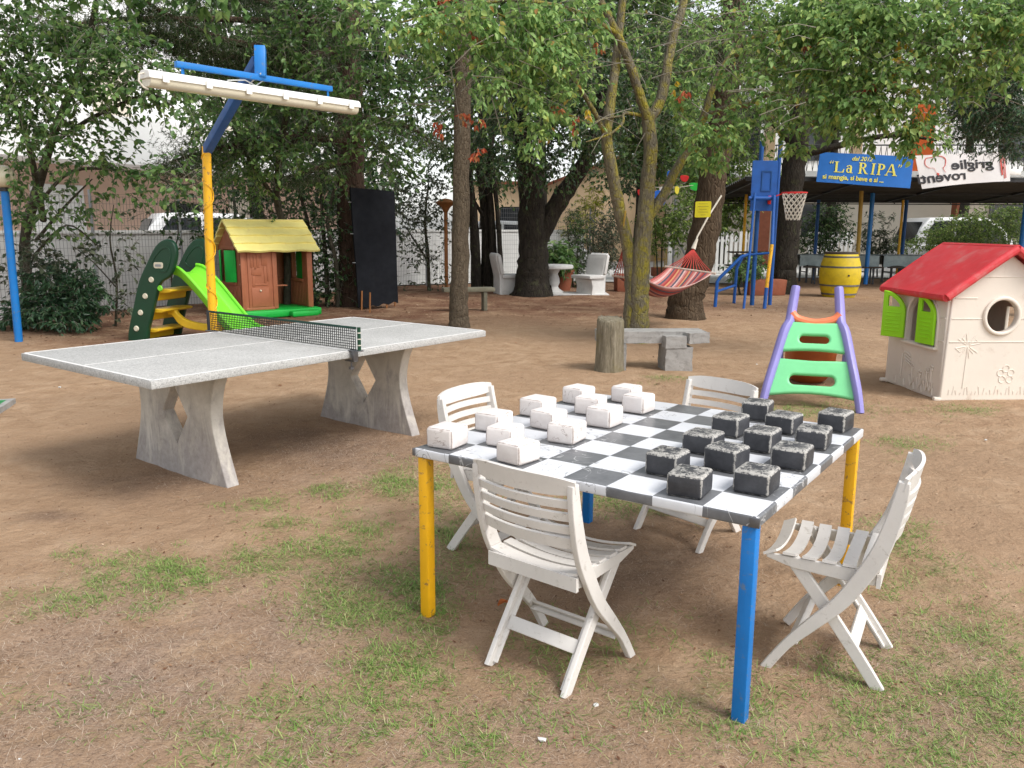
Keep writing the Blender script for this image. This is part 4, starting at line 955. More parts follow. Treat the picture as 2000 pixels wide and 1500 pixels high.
b = MB(); b.lathe([(.44, .0), (.46, .02), (.46, .07), (.43, .09)], (0, 0, .58), 32); b.build('tabletop', M['white_concrete'], ct)
b = MB(); b.lathe([(.24, -.02), (.24, .06), (.14, .12), (.11, .17), (.15, .26), (.14, .36), (.10, .46), (.16, .56), (.17, .58)], (0, 0, 0), 24); b.build('pedestal', M['white_concrete'], ct)
b = MB(); b.box((0, 0, 0), (1.3, .7, .04), bev=.01); o = b.build('stone_slab', M['white_concrete']); o.location = (1.55, 19.3, .01); tag(o, 'flat pale stone slab set in the ground by the concrete table', 'slab')
# torch lamp
tl = thing('torch_lamp', 'rusty brown garden torch lamp with a flared cone head', 'lamp', gp(872, 572))
p = gp(872, 572); b = MB(); b.tube([(0, 0, -.05), (0, 0, 1.85)], .042, 10); b.build('pole', M['rust_post'], tl)
b = MB(); b.lathe([(.05, 1.85), (.10, 1.95), (.22, 2.05), (.24, 2.07), (.12, 2.14), (.02, 2.16)], (0, 0, 0), 20); b.build('lamp_head', M['rust_post'], tl)
# basketball stand
bs = thing('basketball_stand', 'blue metal basketball stand with ladder rails and a white net', 'basketball hoop', (4.7, 16.5, 0))
def bar_part(name, segs, m, r=.032):
    b = MB()
    for s in segs: b.tube(s, r, 10)
    b.build(name, M[m], bs, True)
bar_part('front_rail', [[(4.46, 16.05, -.02), (4.60, 16.35, 1.05), (4.70, 16.58, 2.2)]], 'mid_blue', .026)
bar_part('front_rail', [[(4.86, 16.05, -.02), (4.90, 16.12, .40)]], 'mid_blue', .036)
bar_part('front_rail', [[(4.90, 16.12, .40), (4.99, 16.25, 1.22)]], 'yellow_paint', .036)
bar_part('front_rail', [[(4.99, 16.25, 1.22), (5.07, 16.55, 2.15)]], 'mid_blue', .034)
bar_part('post', [[(4.86, 16.9, -.02), (4.86, 16.85, 3.2)]], 'navy_paint', .045)
bar_part('post', [[(5.22, 16.9, -.02), (5.22, 16.85, 3.2)]], 'mid_blue', .04)
bar_part('rung', [[(4.60, 16.35, 1.02), (4.96, 16.22, 1.06)]], 'mid_blue', .022)
bar_part('handrail', [[(4.60, 16.36, 1.03), (4.45, 16.36, .98), (4.05, 16.35, .58), (4.0, 16.35, .50), (3.98, 16.35, -.02)]], 'mid_blue', .033)
bar_part('handrail', [[(4.75, 17.3, 1.0), (4.62, 17.3, .72), (4.60, 17.3, -.02)]], 'mid_blue', .033)
bar_part('rung', [[(3.985, 16.35, .30), (4.60, 17.3, .36)]], 'mid_blue', .026)
b = MB(); X0, X1 = 4.66, 5.16
b.plate([rrect(X0, 1.86, X1, 2.82, .02)], .03, frame((0, 16.72, 0), (1, 0, 0), (0, 0, 1)), .004); bb_ = b.build('backboard', M['mid_blue'], bs, True)
b = MB()
for c, s in (((4.95, 16.70, 2.62), (.20, .02, .02)), ((4.95, 16.70, 2.25), (.20, .02, .02)), ((4.86, 16.70, 2.435), (.02, .02, .35)), ((5.04, 16.70, 2.435), (.02, .02, .35))): b.box(c, s)
q = b.build('target_square', M['navy_paint'], bs, True); q.parent = bb_
bar_part('hinge_tube', [[(4.60, 16.62, 2.10), (5.05, 16.62, 2.10)]], 'mid_blue', .04)
b = MB(); rc = Vector((5.46, 16.55, 2.205))
b.tube([rc + Vector((.235 * math.cos(a), .235 * math.sin(a), 0)) for a in np.linspace(0, math.tau, 33)], .012, 8, cap=False); b.bar((5.0, 16.66, 2.10), (5.24, 16.58, 2.19), .03, .02); b.box((5.02, 16.68, 2.07), (.06, .05, .16), bev=.01)
b.build('rim', M['flag_red'], bs, True)
b = MB(); n = 12
for k in range(n):
    for sgn in (-1, 1):
        pts = []
        for i in range(9):
            t = i / 8; r = .23 * (1 - t) + .125 * t + .0; a = math.tau * (k + sgn * i * .5) / n
            pts.append(rc + Vector((r * math.cos(a), r * math.sin(a), -.52 * t)))
        b.tube(pts, .007, 5, cap=False)
b.build('net', M['string'], bs, True)
# hammock
hm = thing('hammock', 'striped red, orange and grey hammock hung between the mossy tree and the leaning trunk', 'hammock', (2.6, 12.6, .45))
RC, LC = Vector((2.80, 13.25, .88)), Vector((1.66, 11.75, .84)); PD = Vector((.85, -.53, -.10)).normalized()
sm = []
for nme, c in (('s1', (.36, .075, .065)), ('s2', (.44, .17, .15)), ('s3', (.56, .36, .33)), ('s4', (.06, .07, .10)), ('s5', (.5, .25, .12)), ('s6', (.30, .03, .03)), ('s7', (.55, .47, .40))): sm.append(mat('hammock_' + nme, c, .9, .1, 20))
order = [0, 1, 2, 1, 3, 0, 5, 4, 0, 1, 3, 2, 1, 0, 4, 3, 0, 1, 2, 0, 3, 1, 0, 5, 3, 0, 1, 2]
b = MB(); NU, NV = 22, len(order)
def hf(u, v):
    c = LC.lerp(RC, u); hw = .26 + .11 * u; s = 4 * u * (1 - u); x = 2 * v - 1
    p = c + PD * (hw * x * (1 - .06 * s)); p.z -= .30 * s * (1.12 - .62 * x * x) ; return p
V = [[b.bm.verts.new(hf(i / NU, j / NV)) for j in range(NV + 1)] for i in range(NU + 1)]
for i in range(NU):
    for j in range(NV):
        f = b.bm.faces.new((V[i][j], V[i + 1][j], V[i + 1][j + 1], V[i][j + 1])); f.material_index = order[j]
ho = b.build('cloth', sm, hm, True); md = ho.modifiers.new('thickness', 'SOLIDIFY'); md.thickness = .008
for C_ in (RC, LC):
    b = MB(); hw_ = .42 if C_ is RC else .29
    b.tube([C_ - PD * hw_, C_ + PD * hw_], .018, 10); b.build('spreader_bar', M['bench_wood'] if False else mat('pale_wood', (.5, .4, .33), .7, .1, 10), hm, True)
KR, KL = at(1354, 486, 13.75), at(1219, 476, 11.35)
for C_, K in ((RC, KR), (LC, KL)):
    b = MB()
    for k in range(13): q = C_ + PD * ((-.37 + .74 * k / 12) * (1 if C_ is RC else .7)); b.tube([q, q.lerp(K, .5) + Vector((0, 0, -.03)), K], .006, 5)
    b.build('cord', M['red_string'], hm, True)
b = MB(); b.tube([KR, KR + (at(1375, 430, 13.8) - KR) * .35], [.04, .02], 8); b.tube([KR, at(1362, 462, 13.8), at(1385, 420, 13.85), at(1409, 382, 13.95)], .014, 8); b.build('rope', M['string'], hm, True)
b = MB(); b.tube([KL, at(1216, 452, 11.2), at(1222, 412, 11.05)], .012, 8); b.build('rope', M['cane'], hm, True)
# yellow notice on the leaning trunk
yn = thing('notice', 'small yellow paper notice fixed to the leaning trunk above the hammock', 'sign', at(1373, 410, 13.55))
b = MB(); b.plate([rrect(-.125, -.125, .125, .125, .02)], .008, frame(at(1373, 409, 13.62), (1, -.1, .02), (0, -.05, 1)), .001); b.build('sheet', mat('notice_yellow', (.62, .56, .02), .6, .1, 8), yn, True)
b = MB()
for k, wd in enumerate((.14, .17, .12, .17, .08)): b.box(at(1373, 398 + k * 5.4, 13.60) + Vector((0, -.012, 0)), (wd, .002, .008))
b.build('writing', mat('notice_ink', (.30, .26, .02), .7, .1, 8), yn, True)
# barrel
ba_ = thing('barrel', 'big bright yellow wooden barrel with dark hoops', 'barrel', (7.42, 19.0, 0))
prof = []
for k in range(17):
    t = k / 16; prof.append((.345 + .105 * math.sin(math.pi * t) ** .9, .98 * t))
b = MB(); b.lathe(prof + [(.30, .98), (.29, .94)], (0, 0, 0), 40); b.build('staves', mat('barrel_yellow', (.58, .42, .012), .45, .15, 6, .15, 30, dirt=(.38, .26, .03), dscale=5), ba_)
for z in (.075, .27, .68, .90):
    b = MB(); t = z / .98; r = .35 + .105 * math.sin(math.pi * t) ** .9; b.lathe([(r - .01, z - .018), (r + .004, z - .018), (r + .004, z + .018), (r - .01, z + .018)], (0, 0, 0), 40); b.build('hoop', M['steel'], ba_)
b = MB(); b.lathe([(.352, 0), (.354, .05), (.352, .06)], (0, 0, .945), 40); b.build('top_rim', M['dark_wood'], ba_)
b = MB(); b.tube([(.02, -.449, .50), (.02, -.462, .50)], .022, 12); b.build('bung', M['dark_wood'], ba_)
# coloured bits hanging behind the mossy tree
pe = thing('pennant_string', 'string of coloured pennants hanging between the mossy tree and the leaning trunk', 'pennants', at(1320, 370, 15.5))
pa, pb_ = at(1262, 366, 15.5), at(1395, 356, 15.5); b = MB(); b.tube([pa, pa.lerp(pb_, .5) - Vector((0, 0, .04)), pb_], .006, 5); b.build('string', M['string'], pe, True)
for px, py, w_, h_, m_ in ((1312, 345, 16, 20, 'flag_blue'), (1337, 349, 14, 12, 'flag_red'), (1357, 365, 18, 14, 'flag_green'), (1290, 388, 22, 28, 'flag_blue'), (1296, 374, 14, 16, 'banner_white'), (1252, 377, 12, 12, 'flag_red'), (1322, 372, 8, 14, 'flag_yellow')):
    s = 15.5 / FPX; p = at(px, py, 15.5); b = MB()
    b.plate([smooth_loop([(-w_ * s / 2, h_ * s / 2), (w_ * s / 2, h_ * s * .4), (w_ * s * .4, -h_ * s * .3), (0, -h_ * s / 2), (-w_ * s * .45, -h_ * s * .2)], 4)], .02, frame(p, (1, random.uniform(-.4, .4), 0), (0, 0, 1)), .004); b.build('pennant', M[m_], pe, True)
mp_ = thing('metal_pole', 'thin grey metal pole behind the hammock', 'pole', gp(1313, 548)); g = gp(1313, 548)
b = MB(); b.tube([g - Vector((0, 0, .05)), Vector((g.x, g.y, 2.35))], .035, 10); b.build('pole', M['grey_metal'], mp_, True)
b = MB(); b.bar((g.x + .05, g.y, 1.25), (g.x + .75, g.y + .3, .15), .04, .04); b.build('brace', M['grey_metal'], mp_, True)
b = MB(); b.box((0, 0, .62), (.20, .04, 1.24), bev=.01); o = b.build('white_board', M['wall_white']); o.location = gp(1309, 540); tag(o, 'narrow white board standing behind the hammock', 'board')
cs_ = thing('cane_rack', 'small orange cane plant rack standing behind the mossy trunk', 'rack', gp(1288, 545)); cb = MB()
for x in (-.16, .16):
    for y in (-.12, .12): cb.tube([(x, y, 0), (x, y, .9)], .014, 6)
cb.build('frame', M['cane'], cs_)
for z in (.35, .6, .86):
    cb = MB(); cb.box((0, 0, z), (.36, .28, .02)); cb.build('shelf', M['cane'], cs_)
cb = MB(); cb.box((0, 0, .22), (.5, .34, .26), bev=.02); cb.build('basket', M['terracotta'], cs_)

# ------------------------------------------------------------------ pavilion
pvn = thing('pavilion', 'open pavilion with dark corrugated roof on blue posts at the back right', 'pavilion', (11, 23.5, 0))
XL, XR, YF, YB, ZF, ZB = 5.6, 19.5, 20.6, 25.3, 2.72, 2.36
b = MB(); nx = 8; ny = 150
b.grid(lambda u, v: (XL + (XR - XL) * u, YF + (YB - YF) * v, ZF + (ZB - ZF) * v + .028 * math.sin(v * 26 * math.tau)), nx, ny, .012); b.build('roof', M['roof_sheet'], pvn, True)
for y, z in ((YF - .02, ZF - .05), (23.4, ZF - .26), (YB, ZB - .06)):
    b = MB(); b.bar((XL, y, z), (XR, y, z), .05, .07); b.build('beam', M['black_metal'], pvn, True)
b = MB(); b.bar((XL, 24.9, 2.22), (XR, 24.9, 2.22), .03, .03)
for k in range(9): b.bar((XL + .6 + k * 1.65, 24.9, 2.22), (XL + .6 + k * 1.65, 24.9, 2.44), .025, .025)
b.build('lattice_rail', M['black_metal'], pvn, True)
for k in range(6):
    x = XL + .3 + k * 2.6; b = MB(); b.bar((x, YF, ZF - .04), (x, YB, ZB - .05), .05, .05); b.build('rafter', M['black_metal'], pvn, True)
for px, py, m_, r in ((1690, 555, 'blue_paint', .06), (1757, 548, 'navy_paint', .05), (1588, 547, 'navy_paint', .05), (1986, 558, 'blue_paint', .07), (1448, 552, 'yellow_paint', .04), (1750, 548, 'yellow_paint', .035)):
    g = gp(px, py); b = MB(); z = ZF + (ZB - ZF) * (g.y - YF) / (YB - YF) - .05; b.tube([(g.x, g.y, -.05), (g.x, g.y, z)], r, 10); b.build('post', M[m_], pvn, True)
b = MB(); g = gp(1672, 556); b.tube([g, at(1683, 368, g.y)], .055, 10); b.build('post', M['cane'], pvn, True)
b = MB(); b.box(at(1975, 336, 20.5), (.45, .06, .14), bev=.01); lb_ = b.build('light_housing', M['white_metal'], pvn, True)
# banners
def banner(name, label, TLp, TRp, BRp, BLp, Y, m, W_, H_, drape):
    t = thing(name, label, 'banner', at((TLp[0] + TRp[0]) / 2, (TLp[1] + BLp[1]) / 2, Y))
    c = [at(*p, Y) for p in (TLp, TRp, BRp, BLp)]
    def f(u, v, off=0.0):
        p = c[0].lerp(c[1], u).lerp(c[3].lerp(c[2], u), v); p.y += .03 * math.sin(u * 9 + v * 2.5) * (.4 + v) - off; p.z -= drape * math.sin(math.pi * u) * (.3 + .7 * v); return p
    b = MB(); b.grid(f, 28, 14, .006); b.build('cloth', m, t, True)
    def put(pname, me, x, y, mm, flip=False, sx=1.0):
        b = MB(); b.mesh(me)
        for v in b.bm.verts:
            X = (W_ - (v.co.x * sx + x)) if flip else v.co.x + x; v.co = f(X / W_, 1 - (v.co.y + y) / H_, .012 + v.co.z)
        b.build(pname, mm, t, True, flat=True)
    return put
put = banner('banner', 'blue cloth banner with yellow lettering hung along the pavilion edge', (1602, 297), (1785, 306), (1776, 368), (1595, 355), 20.35, M['banner_blue'], 3.0, 1.0, .0)
def poly(outs): return plate_mesh(outs, .004)
def serif_word():
    b = MB()
    def S(x, y, w_, h_): b.mesh(poly([[(x, y), (x + w_, y), (x + w_, y + h_), (x, y + h_)]]))
    def stem(x, H, w_=.065): S(x, .0, w_, H); S(x - .035, 0, w_ + .07, .022); S(x - .035, H - .022, w_ + .07, .022)
    stem(.44, .36); b.mesh(poly([[(.48, 0), (.70, 0), (.72, .12), (.695, .12), (.66, .025), (.48, .025)]]))          # L
    b.mesh(poly([circle(.855, .085, .075, 16, .085), circle(.858, .085, .036, 14, .058)])); S(.905, 0, .05, .20); b.mesh(poly([[(.955, .2), (.93, .245), (.87, .26), (.80, .235), (.785, .19), (.82, .195), (.85, .232), (.895, .225), (.905, .19)]])); S(.94, 0, .05, .02)   # a
    stem(1.20, .36); b.mesh(poly([circle(1.30, .27, .11, 20, .09), circle(1.29, .27, .055, 16, .066)])); b.mesh(poly([[(1.28, .19), (1.34, .19), (1.46, .022), (1.50, .022), (1.50, 0), (1.40, 0)]]))  # R
    stem(1.62, .36)                                                                                             # I
    stem(1.82, .36); b.mesh(poly([circle(1.92, .265, .115, 20, .095), circle(1.905, .265, .058, 16, .07)]))      # P
    b.mesh(poly([[(2.08, 0), (2.11, 0), (2.235, .33), (2.33, 0), (2.41, 0), (2.28, .37), (2.22, .37)]])); S(2.05, 0, .10, .022); S(2.29, 0, .15, .022); S(2.13, .11, .18, .025)   # A
    for x, s in ((.27, 1), (.34, 1), (2.48, -1), (2.55, -1)):
        b.mesh(poly([circle(x, .31 if s > 0 else .35, .024, 10)])); b.mesh(poly([[(x - .02 * s, .31 + .04 * (s < 0)), (x + .02 * s, .385 - .11 * (s < 0)), (x + .035 * s, .38 - .1 * (s < 0)), (x + .01 * s, .32 + .03 * (s < 0))]]))
    me = bpy.data.meshes.new('word'); b.bm.to_mesh(me); b.bm.free(); return me
put('large_lettering', serif_word(), .10, .36, M['letter_yellow'])
put('date_lettering', text_mesh('dal 2012', .19, .002, .003, .3), 1.02, .78, M['letter_yellow'])
put('motto_lettering', text_mesh('si mangia, si beve e si ...', .215, .002, .005, 0, spacing=.98), .17, .13, M['letter_yellow'])
put = banner('banner', 'white cloth banner with mirrored lettering and a red chef hat outline', (1787, 304), (1969, 297), (1971, 354), (1802, 369), 20.35, M['banner_white'], 3.0, 1.0, -.03)
put('upper_lettering', text_mesh('griglie', .42, .002, .010), .50, .50, M['letter_black'], True, 1.42)
put('lower_lettering', text_mesh('roventi', .42, .002, .010), 1.45, .16, M['letter_black'], True, 1.35)
def hat():
    b = MB(); P = smooth_loop([(.42, .40), (.36, .60), (.22, .62), (.10, .74), (.16, .92), (.36, .95), (.52, .99), (.72, .95), (.80, .84), (.74, .66), (.66, .58), (.70, .44)], 5, False); P2 = [(x * .93 + .03, z * .93 + .05) for x, z in P]
    b.mesh(poly([P + P2[::-1]])); b.mesh(poly([[(.40, .42), (.45, .36), (.50, .42), (.44, .46)]]))
    me = bpy.data.meshes.new('hat'); b.bm.to_mesh(me); b.bm.free(); return me
put('chef_hat', hat(), .16, -.02, M['letter_red'])
def lines():
    b = MB()
    for x, z0, z1, w_ in ((2.72, .22, .95, .05), (2.80, .10, .95, .02), (2.85, .12, .95, .02)): b.mesh(poly([[(x, z0), (x + w_, z0), (x + w_, z1), (x, z1)]]))
    me = bpy.data.meshes.new('lines'); b.bm.to_mesh(me); b.bm.free(); return me
put('red_stripes', lines(), 0, 0, M['letter_red'])
# beer tables with covers and benches
for lab, x0, x1 in (('left', 8.1, 10.25), ('right', 10.45, 13.0)):
    where = 'behind the barrel' if lab == 'left' else 'behind the red toy roof'
    t = thing('trestle_table', 'long trestle table on dark folding legs ' + where, 'table', ((x0 + x1) / 2, 24.0, 0), 0, 'trestle tables under the pavilion'); L2 = (x1 - x0) / 2
    b = MB(); b.box((0, 0, .76), (2 * L2, .7, .03)); b.build('tabletop', M['dark_wood'], t)
    for x in (-L2 * .8, L2 * .8):
        b = MB(); b.bar((x, -.28, 0), (x, -.28, .75), .05, .05); b.bar((x, .28, 0), (x, .28, .75), .05, .05); b.bar((x, -.28, .3), (x, .28, .3), .03, .03); b.build('leg', M['black_metal'], t)
    def fn(u, v, x0=x0, x1=x1):
        s = (v - .5) * 1.7; x = x0 - .04 + (x1 - x0 + .08) * u
        if abs(s) < .40: return (x, 24 + s, .785)
        e = abs(s) - .40; return (x, 24 + math.copysign(.40 + .02 + .02 * math.sin(x * 9), s), .785 - e * (.75 + .12 * math.sin(x * 5.1 + (s > 0))))
    b = MB(); b.grid(fn, 50, 24, .006); o = b.build('table_cover', M['tarp']); tag(o, 'grey green tarpaulin cover over the trestle table ' + where, 'tarpaulin', 'tarpaulin table covers')
    t = thing('bench', 'narrow dark wooden bench in front of the trestle table ' + where, 'bench', ((x0 + x1) / 2, 23.3, 0), 0, 'narrow benches under the pavilion')
    b = MB(); b.box((0, 0, .46), (2 * L2, .26, .035)); b.build('seat', M['dark_wood'], t)
    for x in (-L2 * .75, L2 * .75):
        b = MB(); b.bar((x, -.1, 0), (x, -.1, .45), .04, .04); b.bar((x, .1, 0), (x, .1, .45), .04, .04); b.build('leg', M['black_metal'], t)
# barbecue and planters
bq = thing('barbecue', 'dark brick barbecue with flat shelves behind the basketball stand', 'barbecue', (6.15, 22.0, 0))
b = MB(); b.box((0, 0, .42), (.62, .5, .84)); b.build('body', M['black_metal'], bq)
for z, w_ in ((.90, 1.2), (.56, 1.3)):
    b = MB(); b.box((.1, -.05, z), (w_, .55, .035)); b.build('shelf', M['dark_wood'], bq)
for x in (-.35, .62):
    b = MB(); b.bar((x, -.2, 0), (x, -.2, .88), .04, .04); b.build('leg', M['black_metal'], bq)
def pot(label, x, y, r, h_, long=0, group=None):
    t = thing('planter', label, 'planter', (x, y, 0), .1)
    b = MB()
    if long: b.box((0, 0, h_ / 2), (long, r * 2, h_), bev=.02, tz=1.06)
    else: b.lathe([(r * .75, 0), (r, h_ * .9), (r * 1.08, h_ * .9), (r * 1.08, h_), (r * .9, h_), (r * .85, h_ * .85)], (0, 0, 0), 20)
    b.build('pot', M['terracotta'], t); return t
POTS = [pot('long terracotta planter with plants behind the basketball stand', 5.85, 19.4, .2, .36, .85), pot('round terracotta pot behind the concrete table', 1.2, 20.6, .3, .5), pot('square terracotta planter right of the concrete seat', 2.75, 20.3, .2, .42, .5)]
# slatted white fence behind the pavilion
wf = thing('picket_fence', 'white slatted fence behind the shrubs at the back right', 'fence', (9, 27.6, 0))
for r_ in (range(3, 14), range(26, 36)):
    b = MB()
    for k in r_: b.box((5.8 + k * .15, 27.6, .72), (.09, .03, 1.35))
    for z in (.3, 1.1): b.box((5.8 + (r_[0] + r_[-1]) * .075, 27.622, z), (1.6, .02, .08))
    b.build('slat_panel', M['wall_white'], wf, True)

# ------------------------------------------------------------------ walls, wire fence, cars, buildings
WP = [Vector(p) for p in ((-13.0, 6.3, 0), (-6.95, 15.85, 0), (-2.6, 22.5, 0), (2.1, 25.6, 0))]
for k, lab in enumerate(('pale grey boundary wall behind the left lamp and shrubs', 'pale grey boundary wall behind the playhouse and hedge', 'white boundary wall behind the multi stemmed tree and concrete table')):
    a, c = WP[k], WP[k + 1]; t = thing('boundary_wall', lab, 'wall', a.lerp(c, .5))
    b = MB(); b.bar(a + Vector((0, 0, .70)), c + Vector((0, 0, .70)), 1.42, .18) if False else b.bar(a + Vector((0, 0, .68)), c + Vector((0, 0, .68)), .18, 1.40); b.build('wall', M['wall_grey'] if k < 2 else M['wall_white'], t, True)
    b = MB(); b.bar(a + Vector((0, 0, 1.41)), c + Vector((0, 0, 1.41)), .24, .06); b.build('coping', M['wall_white'], t, True)
fx = thing('wire_fence', 'tall wire mesh fence in front of the boundary wall', 'fence', (-6, 15.6, 0))
wv, wf_ = [], []
fm_ = M['grey_metal']; dz = Vector((.62, -.40, 0))
for k in range(3):
    a, c = WP[k] + dz, WP[k + 1] + dz; L = (c - a).length; d = (c - a).normalized(); nrm = Vector((-d.y, d.x, 0))
    def ribbon(p, q, wd):
        t = (q - p).normalized(); s = t.cross(nrm).normalized() * wd / 2
        i = len(wv); n2 = nrm * wd / 2
        for e in (p, q): wv.extend([e - s - n2, e + s - n2, e + s + n2, e - s + n2])
        for j in range(4): wf_.append((i + j, i + (j + 1) % 4, i + 4 + (j + 1) % 4, i + 4 + j))
    n = int(L / .062)
    for j in range(n): p = a + d * (L * j / n); ribbon(p, p + Vector((0, 0, 2.02)), .0038)
    for j in range(17): z = Vector((0, 0, .06 + j * .122)); ribbon(a + z, c + z, .0042)
    for j in range(int(L / 2.4) + 1):
        p = a + d * (2.4 * j + .3); b = MB(); b.tube([p - Vector((0, 0, .1)), p + Vector((0, 0, 2.12))], .026, 8); b.build('post', M['grey_metal'], fx, True)
np_mesh('wire_panel', [tuple(v) for v in wv], np.array(wf_), [M['steel']], parent=fx, world=True)

def car(label, loc, rz, suv=1.0, L=4.3):
    t = thing('parked_car', label, 'car', loc, rz, 'white cars parked behind the garden'); h_ = 1.5 * suv; x0, x1 = -L / 2, L / 2
    low = smooth_loop([(x0, .45), (x0 + .02, .85), (x0 + .25, .95), (x0 + .9, 1.0), (x1 - 1.0, .98), (x1 - .2, .85), (x1, .6), (x1 - .02, .35), (x1 - .3, .25), (x0 + .2, .25)], 4)
    b = MB(); b.plate([low], 1.74, frame((0, 0, 0), (1, 0, 0), (0, 0, 1)), .10, 3)
    cab = [(x0 + .12, .92), (x0 + .35, h_ * .82), (x0 + .62, h_ - .03), (x0 + 1.4, h_), (x1 - 2.0, h_ - .03), (x1 - 1.55, h_ * .86), (x1 - .95, .94)]
    b.plate([cab], 1.5, frame((0, 0, 0), (1, 0, 0), (0, 0, 1)), .09, 3); b.build('body', M['car_white'], t)
    w1 = [(x0 + .55, .99), (x0 + .62, h_ * .8), (x0 + .8, h_ - .14), (x0 + 1.45, h_ - .12), (x0 + 1.45, .99)]; w2 = [(x0 + 1.53, .99), (x0 + 1.53, h_ - .12), (x1 - 2.0, h_ - .15), (x1 - 1.62, h_ * .8), (x1 - 1.3, .99)]
    for s in (-1, 1):
        for wnd in (w1, w2):
            b = MB(); b.plate([wnd], .012, frame((0, s * .752, 0), (1, 0, 0), (0, 0, 1)), .002); b.build('window', M['glass_dark'], t)
    b = MB(); b.bar((x1 - 1.0, 0, 1.0), (x1 - 1.62, 0, h_ - .13), .02, 1.3, up=(0, 1, 0)); b.build('windscreen', M['glass_dark'], t)
    b = MB(); b.bar((x0 + .14, 0, 1.02), (x0 + .42, 0, h_ - .16), .02, 1.3, up=(0, 1, 0)); b.build('window', M['glass_dark'], t)
    for x in (x0 + .8, x1 - .85):
        for s in (-1, 1):
            b = MB(); b.tube([(x, s * .72, .32), (x, s * .89, .32)], .32, 20); w_ = b.build('wheel', M['rubber'], t)
            b = MB(); b.tube([(x, s * .885, .32), (x, s * .90, .32)], .2, 14); q = b.build('hubcap', M['grey_metal'], None); q.parent = w_
    return t
car('white car behind the boundary wall left of the yellow pole', (-7.0, 20.6, .03), .55, 1.2)
car('white car behind the forked dark trunk', (.3, 28.2, .03), .05, 1.12)
car('white low car behind the wall between the black panel and the slender trunk', (-3.6, 26.6, .03), .4, .98)
car('big white car parked behind the pavilion tables and bushes', (15.2, 28.4, .03), .05, 1.24, 4.6)

def wallbox(t, name, c, size, rot, m, bev=0): b = MB(); b.box(c, size, Matrix.Rotation(rot, 3, 'Z'), bev); return b.build(name, m, t)
# left building
bl = thing('apartment_house', 'white and salmon house with balcony and white roller shutter behind the left wall', 'building', (-13.0, 24.5, 0), math.atan2(.9, .45))
# local x along the facade, local -y faces the garden
wallbox(bl, 'wall', (2, 3.5, 1.65), (26, 5, 3.3), 0, M['salmon']); wallbox(bl, 'upper_wall', (2, 3.8, 6.3), (26, 5, 6.0), 0, M['facade_white'])
wallbox(bl, 'balcony', (2, .2, 3.38), (26.2, 2.6, .18), 0, M['facade_white']); wallbox(bl, 'balcony_parapet', (2, -1.03, 4.05), (26.2, .14, 1.16), 0, M['facade_white'])
b = MB(); b.box((.6, .97, 1.35), (1.7, .06, 2.7))
for k in range(26): b.box((.6, .935, .08 + k * .102), (1.6, .02, .085), bev=.008)
b.build('roller_shutter', M['facade_white'], bl)
b = MB(); b.box((8.2, .97, 1.35), (1.5, .06, 2.7)); b.build('door', M['facade_cream'], bl)
for x in (-3.2, 5.4): b = MB(); b.box((x, .97, 1.6), (1.3, .05, 1.3)); b.build('window', M['glass_dark'], bl)
for x in (-2, 3, 8): b = MB(); b.box((x, 1.28, 5.6), (1.4, .05, 2.0)); b.build('window', M['facade_cream'], bl)
b = MB()
for z in (.55, .8, 1.05): b.tube([(-6, -.7, z), (12, -.7, z)], .02, 6)
for k in range(19): b.tube([(-6 + k, -.7, 0), (-6 + k, -.7, 1.07)], .025, 6)
b.build('railing', M['white_metal'], bl)
# middle house
bm_ = thing('house', 'peach coloured low house with gable roof behind the white car and forked trunk', 'building', (1.6, 37, 0), .04)
b = MB(); b.plate([[(-3.4, 0), (6.5, 0), (6.5, 3.3), (3.2, 4.5), (0, 3.3), (-3.4, 3.3)]], 6, frame((0, 3, 0), (1, 0, 0), (0, 0, 1))); b.build('wall', M['peach'], bm_)
b = MB(); b.bar((-.3, 3, 3.24), (3.2, 3, 4.56), 6.6, .12, up=(1, 0, 0)) if False else b.grid(lambda u, v: (-.4 + 3.6 * u, -.3 + 6.6 * v, 3.2 + 1.36 * u), 2, 2, .12); b.grid(lambda u, v: (3.2 + 3.7 * u, -.3 + 6.6 * v, 4.56 - 1.36 * u), 2, 2, .12); b.box((-2.0, 3, 3.36), (3.2, 6.6, .12)); b.build('roof', M['terracotta'], bm_)
b = MB(); b.tube([(-2.8, -.06, 0), (-2.8, -.06, 3.3)], .05, 8); b.build('drainpipe', M['rust_post'], bm_)
b = MB(); b.box((-1.6, -.02, 1.7), (1.1, .05, 1.3)); b.build('window', M['glass_dark'], bm_)
# right house
br = thing('apartment_house', 'white house with balcony railing and orange pillars behind the pavilion', 'building', (16.5, 34, 0), -.06)
wallbox(br, 'wall', (0, 3, 1.75), (20, 5, 3.5), 0, M['facade_cream']); wallbox(br, 'upper_wall', (0, 4, 6.3), (20, 5, 5.4), 0, M['facade_white']); wallbox(br, 'balcony', (0, .1, 3.58), (20.2, 2.4, .2), 0, M['facade_white'])
for x in (-6.5, -3.2, -.75, 6): wallbox(br, 'pillar', (x, -.85, 4.9), (.75 if x == -.75 else .35, .4, 2.5), 0, M['orange_wall'] if x > -1 else M['peach'])
for x in (-6.5, 1.05, 6): wallbox(br, 'pillar', (x, -.6, 1.75), (.45, .45, 3.5), 0, M['terracotta'])
b = MB()
for k in range(90):
    x = -9.9 + k * .22; b.tube([(x, -1.02, 3.68), (x + .11, -1.02, 4.62)], .012, 5); b.tube([(x + .11, -1.02, 4.62), (x + .22, -1.02, 3.68)], .012, 5)
b.tube([(-9.9, -1.02, 4.65), (9.9, -1.02, 4.65)], .03, 6); b.build('railing', M['black_metal'], br)
for x in (-7, -3.8, 4, 7.6):
    b = MB(); b.box((x, 1.47, 5.3), (1.3, .05, 2.1)); b.build('window', M['glass_dark'], br)
